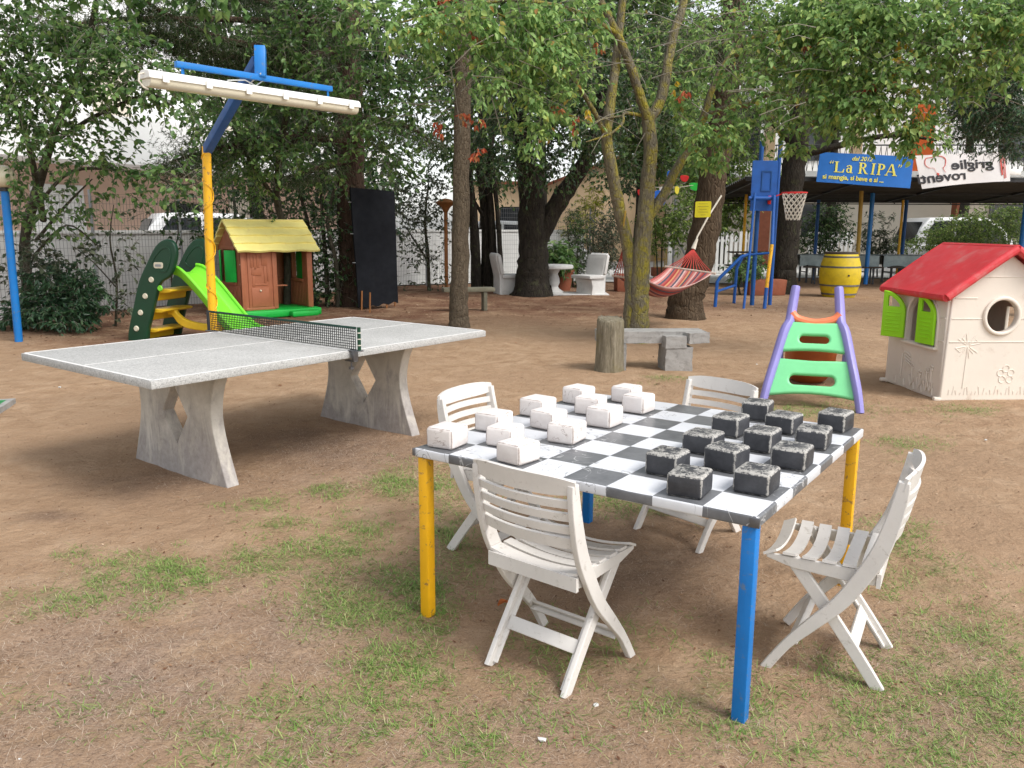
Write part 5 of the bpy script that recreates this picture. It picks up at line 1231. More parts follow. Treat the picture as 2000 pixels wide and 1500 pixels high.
for x in (-4, 3.4): b = MB(); b.box((x, .47, 1.8), (1.4, .05, 1.3)); b.build('window', M['glass_dark'], br)
# ------------------------------------------------------------------ trees and plants
LM = {
 'maple': leafmat('maple_leaf', [(0, (.09, .19, .05)), (.3, (.18, .32, .095)), (.7, (.31, .47, .155)), (.95, (.44, .58, .18)), (.985, (.50, .52, .12)), (1, (.45, .24, .09))], .45, .5, .3),
 'elm': leafmat('elm_leaf', [(0, (.055, .12, .036)), (.4, (.105, .205, .06)), (.8, (.175, .30, .09)), (1, (.30, .41, .13))], .45, .42, .4),
 'laurel': leafmat('laurel_leaf', [(0, (.022, .055, .02)), (.5, (.05, .105, .036)), (.85, (.085, .16, .055)), (1, (.17, .25, .07))], .3, .35, .4),
 'shrub': leafmat('shrub_leaf', [(0, (.022, .06, .03)), (.5, (.045, .11, .048)), (.85, (.08, .16, .07)), (1, (.14, .22, .11))], .15, .3, .5),
 'bright': leafmat('bright_leaf', [(0, (.07, .13, .025)), (.5, (.15, .25, .05)), (.85, (.27, .37, .09)), (1, (.42, .47, .14))], .35, .5, .3),
 'lime': leafmat('lime_leaf', [(0, (.22, .27, .03)), (.5, (.42, .44, .06)), (1, (.6, .58, .13))], .35, .5, .3),
 'needle': leafmat('needle', [(0, (.016, .038, .014)), (.5, (.035, .075, .022)), (.85, (.065, .12, .035)), (1, (.12, .16, .05))], .15, .6, .2),
 'back': leafmat('back_leaf', [(0, (.045, .09, .03)), (.5, (.10, .17, .05)), (.85, (.17, .26, .075)), (1, (.28, .36, .1))], .4, .5, .3),
 'olive': leafmat('olive_leaf', [(0, (.035, .05, .03)), (.5, (.08, .105, .06)), (1, (.15, .175, .10))], .25, .5, .3),
 'red': leafmat('red_leaf', [(0, (.34, .06, .03)), (.6, (.52, .12, .06)), (1, (.5, .25, .1))], .3, .6, .2),
 'yellow': leafmat('yellow_leaf', [(0, (.5, .36, .03)), (.6, (.68, .52, .06)), (1, (.55, .33, .18))], .3, .6, .2),
}
BK = {
 'moss': barkmat('bark_mossy', (.10, .088, .062), (.235, .205, .15), (.36, .31, .05), (.40, .62), .3, 22, .8, (.85, -.5, 0)),
 'pine': barkmat('bark_straight', (.065, .05, .035), (.19, .15, .105), (.25, .22, .16), (.6, .75), .35, 26, .8),
 'cedar': barkmat('bark_cedar', (.035, .022, .016), (.11, .07, .05), (.13, .12, .07), (.55, .7), .2, 20, .9),
 'dark': barkmat('bark_dark', (.014, .012, .010), (.055, .046, .036), (.085, .09, .045), (.52, .7), .25, 16, .8),
 'brown': barkmat('bark_brown', (.04, .028, .018), (.13, .092, .06), (.12, .11, .07), (.58, .75), .22, 18, .95),
 'stem': barkmat('bark_stem', (.035, .032, .024), (.10, .09, .065), None, (.5, .6), .4, 26, .5),
}
TW = M['dead_twig']
def nrm(a): return a / np.maximum(np.linalg.norm(a, axis=1, keepdims=True), 1e-6)
class Crown:
    """leaves and twigs gathered as arrays, written out as one mesh"""
    def __init__(s, seed): s.r = np.random.default_rng(seed); s.V = []; s.F = []; s.MI = []; s.n = 0
    def add(s, V, F, mi):
        s.V.append(V); s.F.append(F + s.n); s.MI.append(np.full(len(F), mi)); s.n += len(V)
    def leaves(s, P, D, L, Wd, droop=.25, mi=0, fine=True):
        r = s.r; n = len(P)
        N = r.normal(0, .55, (n, 3)); N[:, 2] += 1.0; S = nrm(np.cross(D, N)); N = np.cross(S, D); L = L[:, None]; Wd = Wd[:, None]
        if fine:
            a = P; t = P + D * L - N * L * droop
            l1 = P + D * L * .32 + S * Wd * .5 + N * Wd * .10; l2 = P + D * L * .68 + S * Wd * .36 + N * (Wd * .08 - L * droop * .4)
            r1 = P + D * L * .32 - S * Wd * .5 + N * Wd * .10; r2 = P + D * L * .68 - S * Wd * .36 + N * (Wd * .08 - L * droop * .4)
            V = np.stack([a, l1, l2, t, r2, r1], 1).reshape(-1, 3); I = np.arange(n)[:, None] * 6
            F = np.concatenate([I + [0, 1, 2, 3], I + [3, 4, 5, 0]])
        else:
            t = P + D * L - N * L * droop; m1 = P + D * L * .45 + S * Wd * .5; m2 = P + D * L * .45 - S * Wd * .5
            V = np.stack([P, m1, t, m2], 1).reshape(-1, 3); F = np.arange(n * 4).reshape(-1, 4)
        s.add(V, F, mi)
    def twigs(s, A, B, ra, rb, sag=.0):
        n = len(A); D = nrm(B - A); ref = np.where(np.abs(D[:, 2:3]) < .9, np.array([[0, 0, 1.0]]), np.array([[1.0, 0, 0]])); X = nrm(np.cross(D, ref)); Y = np.cross(D, X)
        Mid = (A + B) / 2; Mid[:, 2] += sag * np.linalg.norm(B - A, axis=1) * .5
        rings = []
        for P, rad in ((A, ra), (Mid, (ra + rb) / 2), (B, rb)):
            for k in range(3): rings.append(P + (X * math.cos(k * 2.094) + Y * math.sin(k * 2.094)) * rad)
        V = np.stack(rings, 1).reshape(-1, 3); I = np.arange(n)[:, None] * 9; F = []
        for q in (0, 3):
            for k in range(3): F.append(I + [q + k, q + (k + 1) % 3, q + 3 + (k + 1) % 3, q + 3 + k])
        s.add(V, np.concatenate(F), 1)
    def blob(s, c, rad, ntw, tl=(.25, .5), nl=7, ls=(.06, .09), wr=.5, droop=.25, down=.35, mi=0, fine=True, compound=0, twr=.004, flat=1.0):
        r = s.r; c = np.array(c, float); rad = np.array(rad, float)
        O = r.normal(0, 1, (ntw, 3)); O = nrm(O) * (r.random((ntw, 1)) ** .45) * rad; A = c + O
        D = nrm(O / rad * .8 + r.normal(0, .7, (ntw, 3)) * np.array([1, 1, flat]) + np.array([0, 0, -.12])); T = r.uniform(*tl, ntw); B = A + D * T[:, None]; B[:, 2] -= T * .15
        s.twigs(A, B, twr, twr * .4, .12)
        t = r.uniform(.12, 1.0, (ntw, nl)); P = (A[:, None] + (B - A)[:, None] * t[:, :, None]).reshape(-1, 3); P[:, 2] += (T[:, None] * .12 * np.sin(np.pi * t) * .5).reshape(-1)
        Dt = np.repeat(D, nl, 0); S = nrm(np.cross(Dt, np.array([[0, 0, 1.0]]) + r.normal(0, .3, (len(P), 3)))); sg = r.choice([-1, 1], (len(P), 1))
        LD = nrm(Dt * .55 + S * sg * .8 + r.normal(0, .3, (len(P), 3)) + np.array([0, 0, -down])); L = r.uniform(*ls, len(P))
        if compound:
            # leaflets along a short drooping stalk
            PP, DD, LL = [], [], []
            for k in range(compound):
                u = .35 + .65 * (k // 2) / max(1, (compound - 1) // 2); side = (0 if k == compound - 1 else (1 if k % 2 else -1))
                q = P + LD * (L * 1.4 * u)[:, None]; sd = nrm(np.cross(LD, np.array([[0, 0, 1.0]]))); d = nrm(LD * (.6 if side else 1) + sd * side * .85 + np.array([0, 0, -.35]) + r.normal(0, .15, (len(P), 3)))
                PP.append(q); DD.append(d); LL.append(L * r.uniform(.8, 1.1, len(P)))
            P, LD, L = np.concatenate(PP), np.concatenate(DD), np.concatenate(LL)
        s.leaves(P, LD, L, L * wr * r.uniform(.8, 1.2, len(L)), droop, mi, fine)
    def needles(s, c, rad, nsh, sl=(.12, .28), nn=26, nl=(.03, .05), mi=0, hang=.5):
        r = s.r; c = np.array(c, float); rad = np.array(rad, float); O = nrm(r.normal(0, 1, (nsh, 3))) * (r.random((nsh, 1)) ** .5) * rad; A = c + O
        D = nrm(r.normal(0, .7, (nsh, 3)) + O / rad * .5 + np.array([0, 0, -hang])); T = r.uniform(*sl, nsh); B = A + D * T[:, None]; s.twigs(A, B, .003, .0015)
        t = r.random((nsh, nn)); P = (A[:, None] + (B - A)[:, None] * t[:, :, None]).reshape(-1, 3); Dt = np.repeat(D, nn, 0)
        LD = nrm(Dt * .5 + r.normal(0, .6, (len(P), 3))); L = r.uniform(*nl, len(P)); S = nrm(np.cross(LD, r.normal(0, 1, (len(P), 3))))
        W_ = .0035; V = np.stack([P - S * W_, P + S * W_, P + LD * L[:, None] + S * W_ * .4, P + LD * L[:, None] - S * W_ * .4], 1).reshape(-1, 3); s.add(V, np.arange(len(P) * 4).reshape(-1, 4), mi)
    def build(s, name, mats, parent):
        F = np.concatenate(s.F); return np_mesh(name, np.concatenate(s.V), F, mats, np.concatenate(s.MI), parent=parent, world=True)
def px(px_, py_, Y): return at(px_, py_, Y)
def trunk_part(t, name, path, radii, m, n=14, jit=.06, sub=5):
    P = smooth_loop([tuple(p) for p in path], sub, False); R = [a[0] for a in smooth_loop([(q,) for q in radii], sub, False)]
    k = random.Random(len(P)); P = [Vector(p) + Vector((k.uniform(-1, 1), k.uniform(-1, 1), 0)) * r * .07 for p, r in zip(P, R)]
    b = MB(); b.tube(P, R, n, jit=jit); return b.build(name, m, t, True, sharp=70)
def flare(base, r): return [base - Vector((0, 0, .15)), base + Vector((0, 0, .0)), base + Vector((0, 0, .16)), base + Vector((0, 0, .4))], [r * 1.42, r * 1.28, r * 1.12, r * 1.03]

# ---- mossy maple (right of centre)
mb = gp(1246, 668); t = thing('maple_tree', 'forked mossy tree with light green leaves spreading over the right half', 'tree', mb)
Y0 = mb.y
f_, rf = flare(mb, .135)
trunk_part(t, 'trunk', f_ + [px(1249, 560, Y0), px(1254, 480, Y0), px(1262, 400, Y0), px(1270, 300, Y0), px(1266, 228, Y0)], rf + [.135, .122, .105, .092, .085], BK['moss'], 16)
trunk_part(t, 'trunk', [px(1232, 662, Y0 + .02) - Vector((0, 0, .05)), px(1233, 600, Y0 + .03), px(1233, 545, Y0 + .04), px(1226, 480, Y0), px(1212, 420, Y0 - .1), px(1196, 340, Y0 - .2), px(1185, 265, Y0 - .25), px(1194, 190, Y0 - .2), px(1207, 90, Y0 - .1), px(1222, -60, Y0)], [.115, .10, .092, .085, .082, .078, .07, .062, .055, .04], BK['moss'], 14)
for path, rad in (([(1268, 240, 0), (1252, 195, -.1), (1228, 120, -.2), (1205, 65, -.3), (1172, 0, -.4), (1130, -120, -.5)], [.07, .062, .056, .05, .045, .03]),
                  ([(1266, 235, 0), (1290, 195, .1), (1305, 120, .2), (1318, 60, .3), (1336, 0, .4), (1360, -140, .6)], [.075, .07, .062, .058, .052, .035]),
                  ([(1262, 430, 0), (1290, 390, .1), (1322, 330, .2), (1350, 280, .3), (1372, 235, .35), (1392, 170, .4), (1425, 110, .4), (1465, 75, .4), (1540, 60, .3), (1660, 30, .1)], [.07, .068, .062, .056, .05, .045, .04, .035, .028, .012]),
                  ([(1374, 230, .35), (1410, 212, .2), (1460, 205, .1), (1510, 182, -.1), (1580, 195, -.3), (1625, 212, -.4), (1660, 190, -.5)], [.04, .034, .03, .028, .022, .014, .006]),
                  ([(1425, 110, .4), (1520, 85, 0), (1640, 80, -.5), (1760, 90, -1.0), (1880, 60, -1.3)], [.034, .028, .022, .016, .008]),
                  ([(1268, 228, 0), (1235, 222, -.1), (1218, 222, -.2), (1216, 240, -.3), (1190, 262, -.4), (1145, 277, -.5)], [.024, .022, .02, .019, .016, .008]),
                  ([(1216, 226, -.2), (1180, 232, -.4), (1150, 240, -.6), (1110, 225, -.8), (1080, 240, -1)], [.014, .012, .01, .007, .003]),
                  ([(1185, 268, -.25), (1150, 200, -.6), (1100, 130, -1), (1030, 60, -1.4), (960, 20, -1.8)], [.035, .028, .022, .016, .008]),
                  ([(1205, 65, -.3), (1120, 20, -.8), (1000, 0, -1.4), (880, 20, -1.9), (760, 50, -2.2)], [.03, .026, .02, .014, .006])):
    trunk_part(t, 'limb', [px(a, b_, Y0 + d) for a, b_, d in path], rad, BK['moss'], 10)
cw = Crown(21)
MA = [(760, 45, 9.3, 60, 40, 10), (700, 20, 9.3, 50, 30, 7), (835, 60, 9.3, 50, 45, 12), (900, 30, 9.4, 60, 35, 18), (960, 75, 9.6, 60, 50, 22), (930, 150, 9.5, 35, 50, 7), (1010, 40, 9.8, 60, 40, 24), (1000, 150, 9.8, 50, 50, 12), (1060, 90, 10, 60, 45, 24), (1050, 200, 10, 50, 45, 12), (1040, 270, 10.1, 45, 35, 8),
      (1110, 40, 10.2, 60, 40, 24), (1120, 140, 10.3, 55, 45, 20), (1110, 215, 10.4, 50, 35, 13), (1160, 175, 10.6, 40, 35, 12), (1170, 70, 10.8, 40, 50, 12), (1250, 40, 11, 50, 40, 18), (1240, 110, 11.2, 30, 35, 8), (1290, 150, 10.6, 40, 40, 14), (1340, 40, 11, 55, 40, 24), (1350, 110, 10.8, 50, 40, 22), (1330, 185, 10.5, 45, 35, 16), (1385, 255, 10.4, 40, 28, 12),
      (1400, 50, 11, 55, 45, 24), (1410, 160, 10.7, 45, 45, 18), (1385, 300, 10.5, 25, 24, 6), (1460, 50, 11, 55, 45, 26), (1460, 130, 10.6, 50, 40, 22), (1450, 230, 10.4, 45, 30, 14), (1520, 40, 10.8, 60, 40, 28), (1530, 110, 10.4, 55, 40, 26), (1510, 175, 10.2, 50, 35, 20), (1540, 240, 10.2, 35, 30, 8), (1590, 60, 10.4, 60, 45, 30), (1600, 150, 10.1, 55, 45, 28), (1610, 220, 10.0, 45, 30, 16),
      (1650, 100, 10, 60, 45, 30), (1670, 190, 9.8, 50, 45, 24), (1690, 262, 9.8, 30, 22, 8), (1670, 30, 10.2, 60, 35, 30), (1730, 60, 9.8, 60, 45, 32), (1740, 150, 9.6, 55, 45, 26), (1720, 215, 9.6, 40, 30, 12), (1790, 40, 9.6, 60, 40, 32), (1810, 110, 9.4, 55, 40, 26), (1800, 190, 9.4, 45, 40, 16), (1790, 255, 9.5, 30, 28, 9), (1840, 260, 9.5, 22, 26, 5), (1860, 60, 9.4, 55, 40, 28), (1880, 120, 9.3, 40, 35, 14), (1930, 40, 9.3, 55, 40, 26), (1940, 100, 9.2, 45, 25, 11), (1985, 30, 9.2, 45, 40, 18), (1560, 290, 10.3, 20, 18, 3), (1900, 150, 9.6, 40, 30, 14), (1950, 150, 9.6, 40, 25, 14), (1990, 90, 9.4, 40, 35, 20), (1870, 170, 9.8, 35, 30, 10), (1930, 10, 9.4, 50, 30, 20), (1600, 10, 10.6, 60, 30, 24), (1740, 5, 9.8, 60, 30, 24)]
for (a, b_, Y, rx, ry, n) in MA:
    if 1145 < a < 1425 and b_ < 235: Y += 1.5; n *= .62
    s_ = Y / FPX; cw.blob(at(a, b_, Y), (rx * s_, rx * s_ * 1.2, ry * s_), int(n * 2.2), (.14, .32) if b_ < 225 else (.07, .18), 7, (.042, .10), .56, .25, .5, 0, True, 3 if int(n) % 3 == 0 else 0, .0035)
for k in range(12):   # the crown above the picture frame
    c = (1.9 + cw.r.normal(0, 2.0) + .4, 10.5 + cw.r.normal(0, 1.2), 4.9 + abs(cw.r.normal(0, 1.0))); cw.blob(c, (.55, .55, .4), 22, (.3, .5), 6, (.09, .13), .55, .3, .4, 0, False)
for a, b_, Y, n in ((905, 228, 9.6, 5), (860, 240, 9.6, 4), (935, 250, 9.6, 3), (930, 295, 9.6, 6), (855, 262, 9.6, 3), (1338, 182, 10.4, 5), (1125, 240, 10.2, 3), (1090, 220, 10.1, 3), (1690, 175, 9.6, 4), (1170, 92, 10.5, 3), (1575, 90, 10.3, 3), (875, 8, 9.4, 5), (1715, 158, 9.6, 4), (930, 65, 9.5, 4)): cw.blob(at(a, b_, Y), (.05, .05, .06), n, (.04, .1), 4, (.05, .08), .5, .5, .9, 2)
for a, b_, Y, n in ((1150, 214, 10.1, 3), (1760, 90, 9.6, 4), (1785, 95, 9.5, 3), (1530, 65, 10.5, 3), (1750, 145, 9.5, 3), (1755, 115, 9.5, 4), (1316, 172, 10.4, 2), (1665, 200, 9.7, 3), (1800, 215, 9.4, 3), (870, 55, 9.4, 3), (1780, 170, 9.5, 3)): cw.blob(at(a, b_, Y), (.05, .05, .06), n, (.04, .1), 4, (.05, .08), .5, .5, .9, 3)
A = np.array([at(a, b_, y) for a, b_, y in ((1000, 120, 9.7), (1010, 0, 9.7), (1140, 20, 10.2), (1100, 10, 10.2), (1340, 140, 10.5), (1400, 120, 10.5), (1560, 130, 10.2), (1700, 120, 9.7), (1350, 200, 10.5), (1850, 120, 9.4), (880, 130, 9.5), (900, 180, 9.5), (960, 190, 9.6), (1180, 260, 10.4), (1260, 260, 10.7))])
B = np.array([at(a, b_, y) for a, b_, y in ((1040, 230, 9.8), (1035, 130, 9.7), (1160, 150, 10.2), (1180, 55, 10.3), (1460, 130, 10.4), (1470, 190, 10.4), (1690, 80, 9.9), (1850, 170, 9.5), (1420, 260, 10.4), (1985, 120, 9.2), (900, 260, 9.6), (960, 130, 9.6), (985, 290, 9.7), (1155, 300, 10.3), (1235, 310, 10.7))])
cw.twigs(A, B, .008, .003, .12)
qx, qy = cw.r.uniform(780, 1990, 130), cw.r.uniform(0, 230, 130); qY = 9.2 + cw.r.random(130) * 1.4
A = np.array([at(a, b_, y) for a, b_, y in zip(qx, qy, qY)]); an = cw.r.uniform(0, 6.283, 130); LL = cw.r.uniform(.3, .9, 130)
cw.twigs(A, A + np.stack([np.cos(an) * LL, np.sin(an) * LL * .5, cw.r.uniform(-.6, .25, 130) * LL], 1), .006, .002, .15)
cw.build('crown', [LM['maple'], TW, LM['red'], LM['yellow']], t)

# ---- slender straight tree
sb_ = gp(897, 640); t = thing('slender_tree', 'slender straight brown trunk right of the black cloth panel', 'tree', sb_); f_, rf = flare(sb_, .135)
trunk_part(t, 'trunk', f_ + [px(899, 500, sb_.y), px(902, 300, sb_.y), px(906, 50, sb_.y), px(908, -150, sb_.y), Vector((-.72, 12.9, 7.5))], rf + [.133, .125, .115, .105, .07], BK['pine'], 18)
cw = Crown(31)
for k in range(0, 26, 4):
    h_ = 4.6 + k * .13; a = k * 2.4; cw.blob((-.75 + math.cos(a) * 1.3, 12.9 + math.sin(a) * 1.3, h_), (.8, .8, .3), 22, (.3, .5), 7, (.07, .1), .4, .2, .3, 0, False)
for a, b_, n in ((850, 60, 16), (940, 30, 16), (880, 110, 10), (930, 90, 10)): cw.blob(at(a, b_, 12.6), (.4, .4, .3), n, (.2, .4), 7, (.05, .08), .45, .2, .4)
cw.build('crown', [LM['elm'], TW], t)

# ---- conifer with reddish trunk and dark boughs
cb_ = gp(690, 597); t = thing('cedar_tree', 'big dark conifer with reddish trunk behind the black cloth panel', 'tree', cb_); f_, rf = flare(cb_, .27)
trunk_part(t, 'trunk', f_ + [px(688, 450, cb_.y), px(685, 300, cb_.y), px(682, 100, cb_.y), px(680, -120, cb_.y), Vector((-3.1, 16.2, 9))], rf + [.265, .25, .22, .19, .12], BK['cedar'], 18)
cw = Crown(41)
boughs = [[(682, 90, 16.2), (600, 110, 14.5), (520, 95, 13.5), (430, 75, 13), (340, 35, 12.6), (270, -5, 12.4)], [(683, 170, 16.2), (600, 130, 15), (500, 118, 14), (400, 100, 13.4), (320, 70, 13), (240, 60, 12.8)], [(684, 280, 16.2), (580, 265, 15), (480, 280, 14.2), (390, 300, 13.7), (330, 318, 13.5)], [(683, 230, 16.2), (740, 235, 15.5), (800, 250, 15), (850, 280, 14.8)], [(682, 60, 16.2), (560, 20, 14.5), (460, -20, 13.5), (380, -60, 13)], [(685, 310, 16.2), (620, 330, 15.5), (560, 345, 15)], [(682, 130, 16.2), (640, 60, 15.5), (500, 40, 14.5), (200, 40, 13), (120, 80, 12.5)]]
for bo in boughs:
    P = [at(*q) for q in bo]; trunk_part(t, 'bough', P, list(np.linspace(.085, .02, len(P))), BK['cedar'], 8)
    S_ = smooth_loop([tuple(p) for p in P], 6, False)
    for i, p in enumerate(S_[3:]): cw.needles((p[0], p[1], p[2] - .05), (.34, .34, .14), 34, (.12, .3), 20, (.03, .055), 0, .6)
for a, b_, Y, n in ((310, 60, 12.8, 60), (420, 130, 13.4, 90), (480, 150, 13.8, 90), (390, 320, 13.6, 45), (345, 335, 13.6, 40), (360, 270, 13.7, 30), (560, 210, 14.8, 110), (600, 160, 15, 110), (630, 240, 15.4, 90), (180, 40, 12.8, 60), (80, 30, 12.4, 50), (210, 90, 12.8, 60)): cw.needles(at(a, b_, Y), (.5, .5, .22), n * 2, (.12, .3), 16, (.03, .055), 0, .7)
for k in range(0, 40, 4):
    a = k * 2.4; cw.blob((-3.1 + math.cos(a) * 2.2, 16.1 + math.sin(a) * 2.0, 5.2 + k * .1), (.9, .9, .25), 22, (.3, .6), 9, (.09, .16), .25, .2, .5, 0, False)
cw.build('crown', [LM['needle'], TW], t)

# ---- leafy trees on the left
def leafy(name, label, base, stems, blobs_, seed, lm, bark, tl=(.2, .45), nl=7, ls=(.06, .10), dens=1.0, wr=.62, up=None, fine=True, droop=.2, comp=0, group=None, cat='tree'):
    t = thing(name, label, cat, base, 0, group)
    for path, rad in stems: trunk_part(t, 'trunk' if rad[0] > .028 else 'branch', path, rad, bark, 9, .05)
    c = Crown(seed)
    for (a, b_, Y, rx, ry, n) in blobs_:
        s_ = Y / FPX; c.blob(at(a, b_, Y), (rx * s_, rx * s_ * 1.1, ry * s_), max(2, int(n * dens)), tl, nl, ls, wr, droop, .35, 0, fine, comp)
    for (x, y, z, r_, n) in (up or []): c.blob((x, y, z), (r_, r_, r_ * .6), n, (.3, .6), 7, (ls[1] * 1.3, ls[1] * 2.0), wr, .2, .3, 0, False)
    c.build('crown' if cat == 'tree' else 'foliage', [LM[lm], TW], t); return t
lb0 = at(60, 600, 13.0); lb0.z = 0
leafy('elm_tree', 'leafy dark green tree hanging over the left edge above the globe lamp', lb0,
      [([lb0 - Vector((0, 0, .1)), lb0 + Vector((0, 0, 1.2)), at(70, 380, 12.6), at(110, 250, 12), at(160, 120, 11.5), at(200, -40, 11)], [.09, .08, .07, .055, .045, .03]),
       ([at(85, 430, 12.6), at(60, 300, 11.8), at(20, 180, 11), at(-40, 40, 10.5)], [.05, .04, .03, .02]), ([at(100, 280, 12), at(190, 225, 11), at(290, 185, 10.4), at(340, 210, 10.2)], [.032, .026, .016, .008]),
       ([at(75, 400, 12.4), at(140, 335, 11.6), at(250, 335, 11), at(350, 360, 10.6), at(390, 355, 10.5)], [.027, .022, .016, .01, .004]), ([at(70, 470, 12.6), at(130, 400, 12), at(180, 350, 11.5)], [.027, .018, .008]), ([at(66, 500, 12.6), at(130, 440, 12), at(190, 480, 11.8)], [.025, .014, .006])],
      [(20, 40, 10.8, 60, 40, 22), (100, 60, 11, 60, 40, 18), (60, 120, 10.8, 65, 40, 34), (150, 110, 10.8, 60, 40, 30), (20, 180, 10.8, 60, 40, 30), (110, 170, 10.6, 65, 40, 36), (200, 150, 10.6, 60, 35, 30), (270, 130, 10.5, 50, 30, 22), (180, 210, 10.6, 55, 25, 20), (60, 230, 10.8, 65, 40, 28), (270, 175, 10.4, 50, 25, 20), (330, 160, 10.3, 40, 25, 15), (130, 270, 10.8, 55, 30, 15), (210, 290, 10.8, 35, 20, 6), (30, 290, 11, 50, 40, 18), (170, 320, 11, 45, 22, 12), (230, 330, 10.9, 40, 20, 12), (290, 345, 10.8, 40, 14, 9), (350, 355, 10.6, 35, 14, 8), (250, 375, 10.8, 25, 14, 4), (40, 350, 11.2, 50, 30, 12), (110, 370, 11.4, 50, 30, 9), (160, 385, 11.4, 30, 20, 4), (40, 420, 11.6, 45, 30, 10), (100, 440, 11.8, 45, 30, 8), (150, 430, 11.8, 40, 20, 5), (190, 400, 11.6, 25, 15, 3), (210, 260, 10.6, 28, 14, 3), (375, 345, 10.5, 25, 14, 5), (30, 10, 10.8, 60, 35, 16), (110, 20, 10.9, 50, 35, 14), (190, 60, 10.6, 50, 30, 16), (250, 90, 10.5, 40, 25, 14), (300, 130, 10.4, 40, 25, 14), (320, 200, 10.4, 28, 18, 7), (0, 120, 10.6, 40, 50, 22)],
      51, 'elm', BK['stem'], up=[(-5.6 + math.sin(k * 2.1) * 1.5, 10.6 + math.cos(k * 1.7) * 1.3, 4.5 + .06 * k, .7, 18) for k in range(10)], dens=1.9)
lb1 = at(560, 600, 15.2); lb1.z = 0
leafy('elm_tree', 'leafy dark green tree behind the white fluorescent light, between lamp arm and conifer', lb1,
      [([lb1 - Vector((0, 0, .1)), lb1 + Vector((.05, 0, 1.3)), at(540, 380, 15), at(560, 220, 14.2), at(600, 60, 13.6), at(610, -80, 13.4)], [.07, .065, .06, .05, .04, .03]), ([at(545, 400, 15), at(480, 300, 14.2), at(430, 190, 13.8)], [.04, .03, .012]), ([at(552, 300, 14.8), at(640, 210, 14), at(740, 150, 13.6), at(800, 160, 13.4)], [.04, .03, .018, .008])],
      [(400, 180, 13.4, 45, 35, 16), (440, 240, 13.6, 50, 35, 18), (390, 250, 13.4, 30, 25, 6), (500, 220, 13.6, 60, 40, 30), (470, 300, 14, 50, 35, 24), (540, 290, 14, 55, 35, 28), (560, 160, 13.6, 60, 40, 34), (520, 90, 13.4, 50, 30, 12), (590, 90, 13.4, 60, 40, 26), (640, 40, 13.4, 60, 35, 26), (580, 30, 13.4, 50, 30, 18), (660, 130, 13.4, 60, 45, 32), (620, 220, 13.6, 55, 40, 28), (700, 220, 13.4, 60, 40, 32), (760, 170, 13.3, 55, 45, 28), (740, 90, 13.2, 55, 45, 24), (690, 20, 13.2, 60, 35, 22), (770, 250, 13.4, 55, 35, 22), (820, 220, 13.4, 45, 40, 16), (830, 140, 13.3, 40, 40, 12), (730, 300, 13.6, 50, 30, 18), (790, 310, 13.8, 40, 30, 12), (600, 300, 14, 45, 30, 16), (640, 330, 14.2, 35, 25, 8), (820, 60, 13.2, 40, 40, 10), (450, 340, 14.4, 45, 25, 18), (500, 360, 14.5, 45, 25, 18)],
      52, 'elm', BK['stem'], up=[(-3.2 + math.sin(k * 2.1) * 1.8, 13.4 + math.cos(k * 1.7) * 1.2, 5.3 + .06 * k, .75, 18) for k in range(8)], dens=2.1)
# ---- laurel hedge behind the playhouse
hb = at(620, 600, 16.6); hb.z = 0
leafy('laurel_hedge', 'tall dark leafy hedge behind the brown playhouse', hb,
      [([Vector((p.x, p.y, -.1)), p + Vector((0, 0, .1)) if False else Vector((p.x, p.y, .8)), at(a2, 430, p.y), at(a3, 330, p.y)], [.05, .045, .035, .02]) for p, a2, a3 in ((at(612, 600, 16.4), 600, 570), (at(640, 600, 16.2), 630, 625), (at(660, 600, 16.0), 640, 665), (at(520, 600, 17.2), 515, 490), (at(455, 600, 17.4), 460, 450))],
      [(425, 380, 16.6, 40, 40, 22), (440, 330, 16.4, 40, 30, 18), (470, 400, 16.8, 50, 40, 36), (520, 410, 16.8, 50, 30, 32), (500, 340, 16.4, 50, 40, 30), (560, 350, 16.4, 50, 40, 34), (570, 410, 16.6, 50, 40, 38), (610, 380, 16.4, 45, 45, 34), (630, 330, 16.2, 40, 35, 22), (620, 450, 16.4, 40, 40, 38), (650, 430, 16.2, 35, 45, 32), (630, 510, 16.4, 40, 40, 40), (660, 500, 16.2, 30, 45, 30), (640, 570, 16.2, 40, 35, 40), (675, 560, 16.1, 25, 35, 20), (610, 550, 16.6, 40, 40, 30), (560, 470, 17, 50, 40, 40), (500, 460, 17, 50, 40, 34), (440, 450, 17, 40, 40, 18), (560, 540, 17.2, 50, 40, 34), (660, 370, 16.2, 35, 35, 20), (400, 340, 16.6, 30, 25, 9), (420, 430, 16.8, 25, 30, 7)],
      53, 'laurel', BK['stem'], (.2, .45), 8, (.06, .095), 1.5, .5)
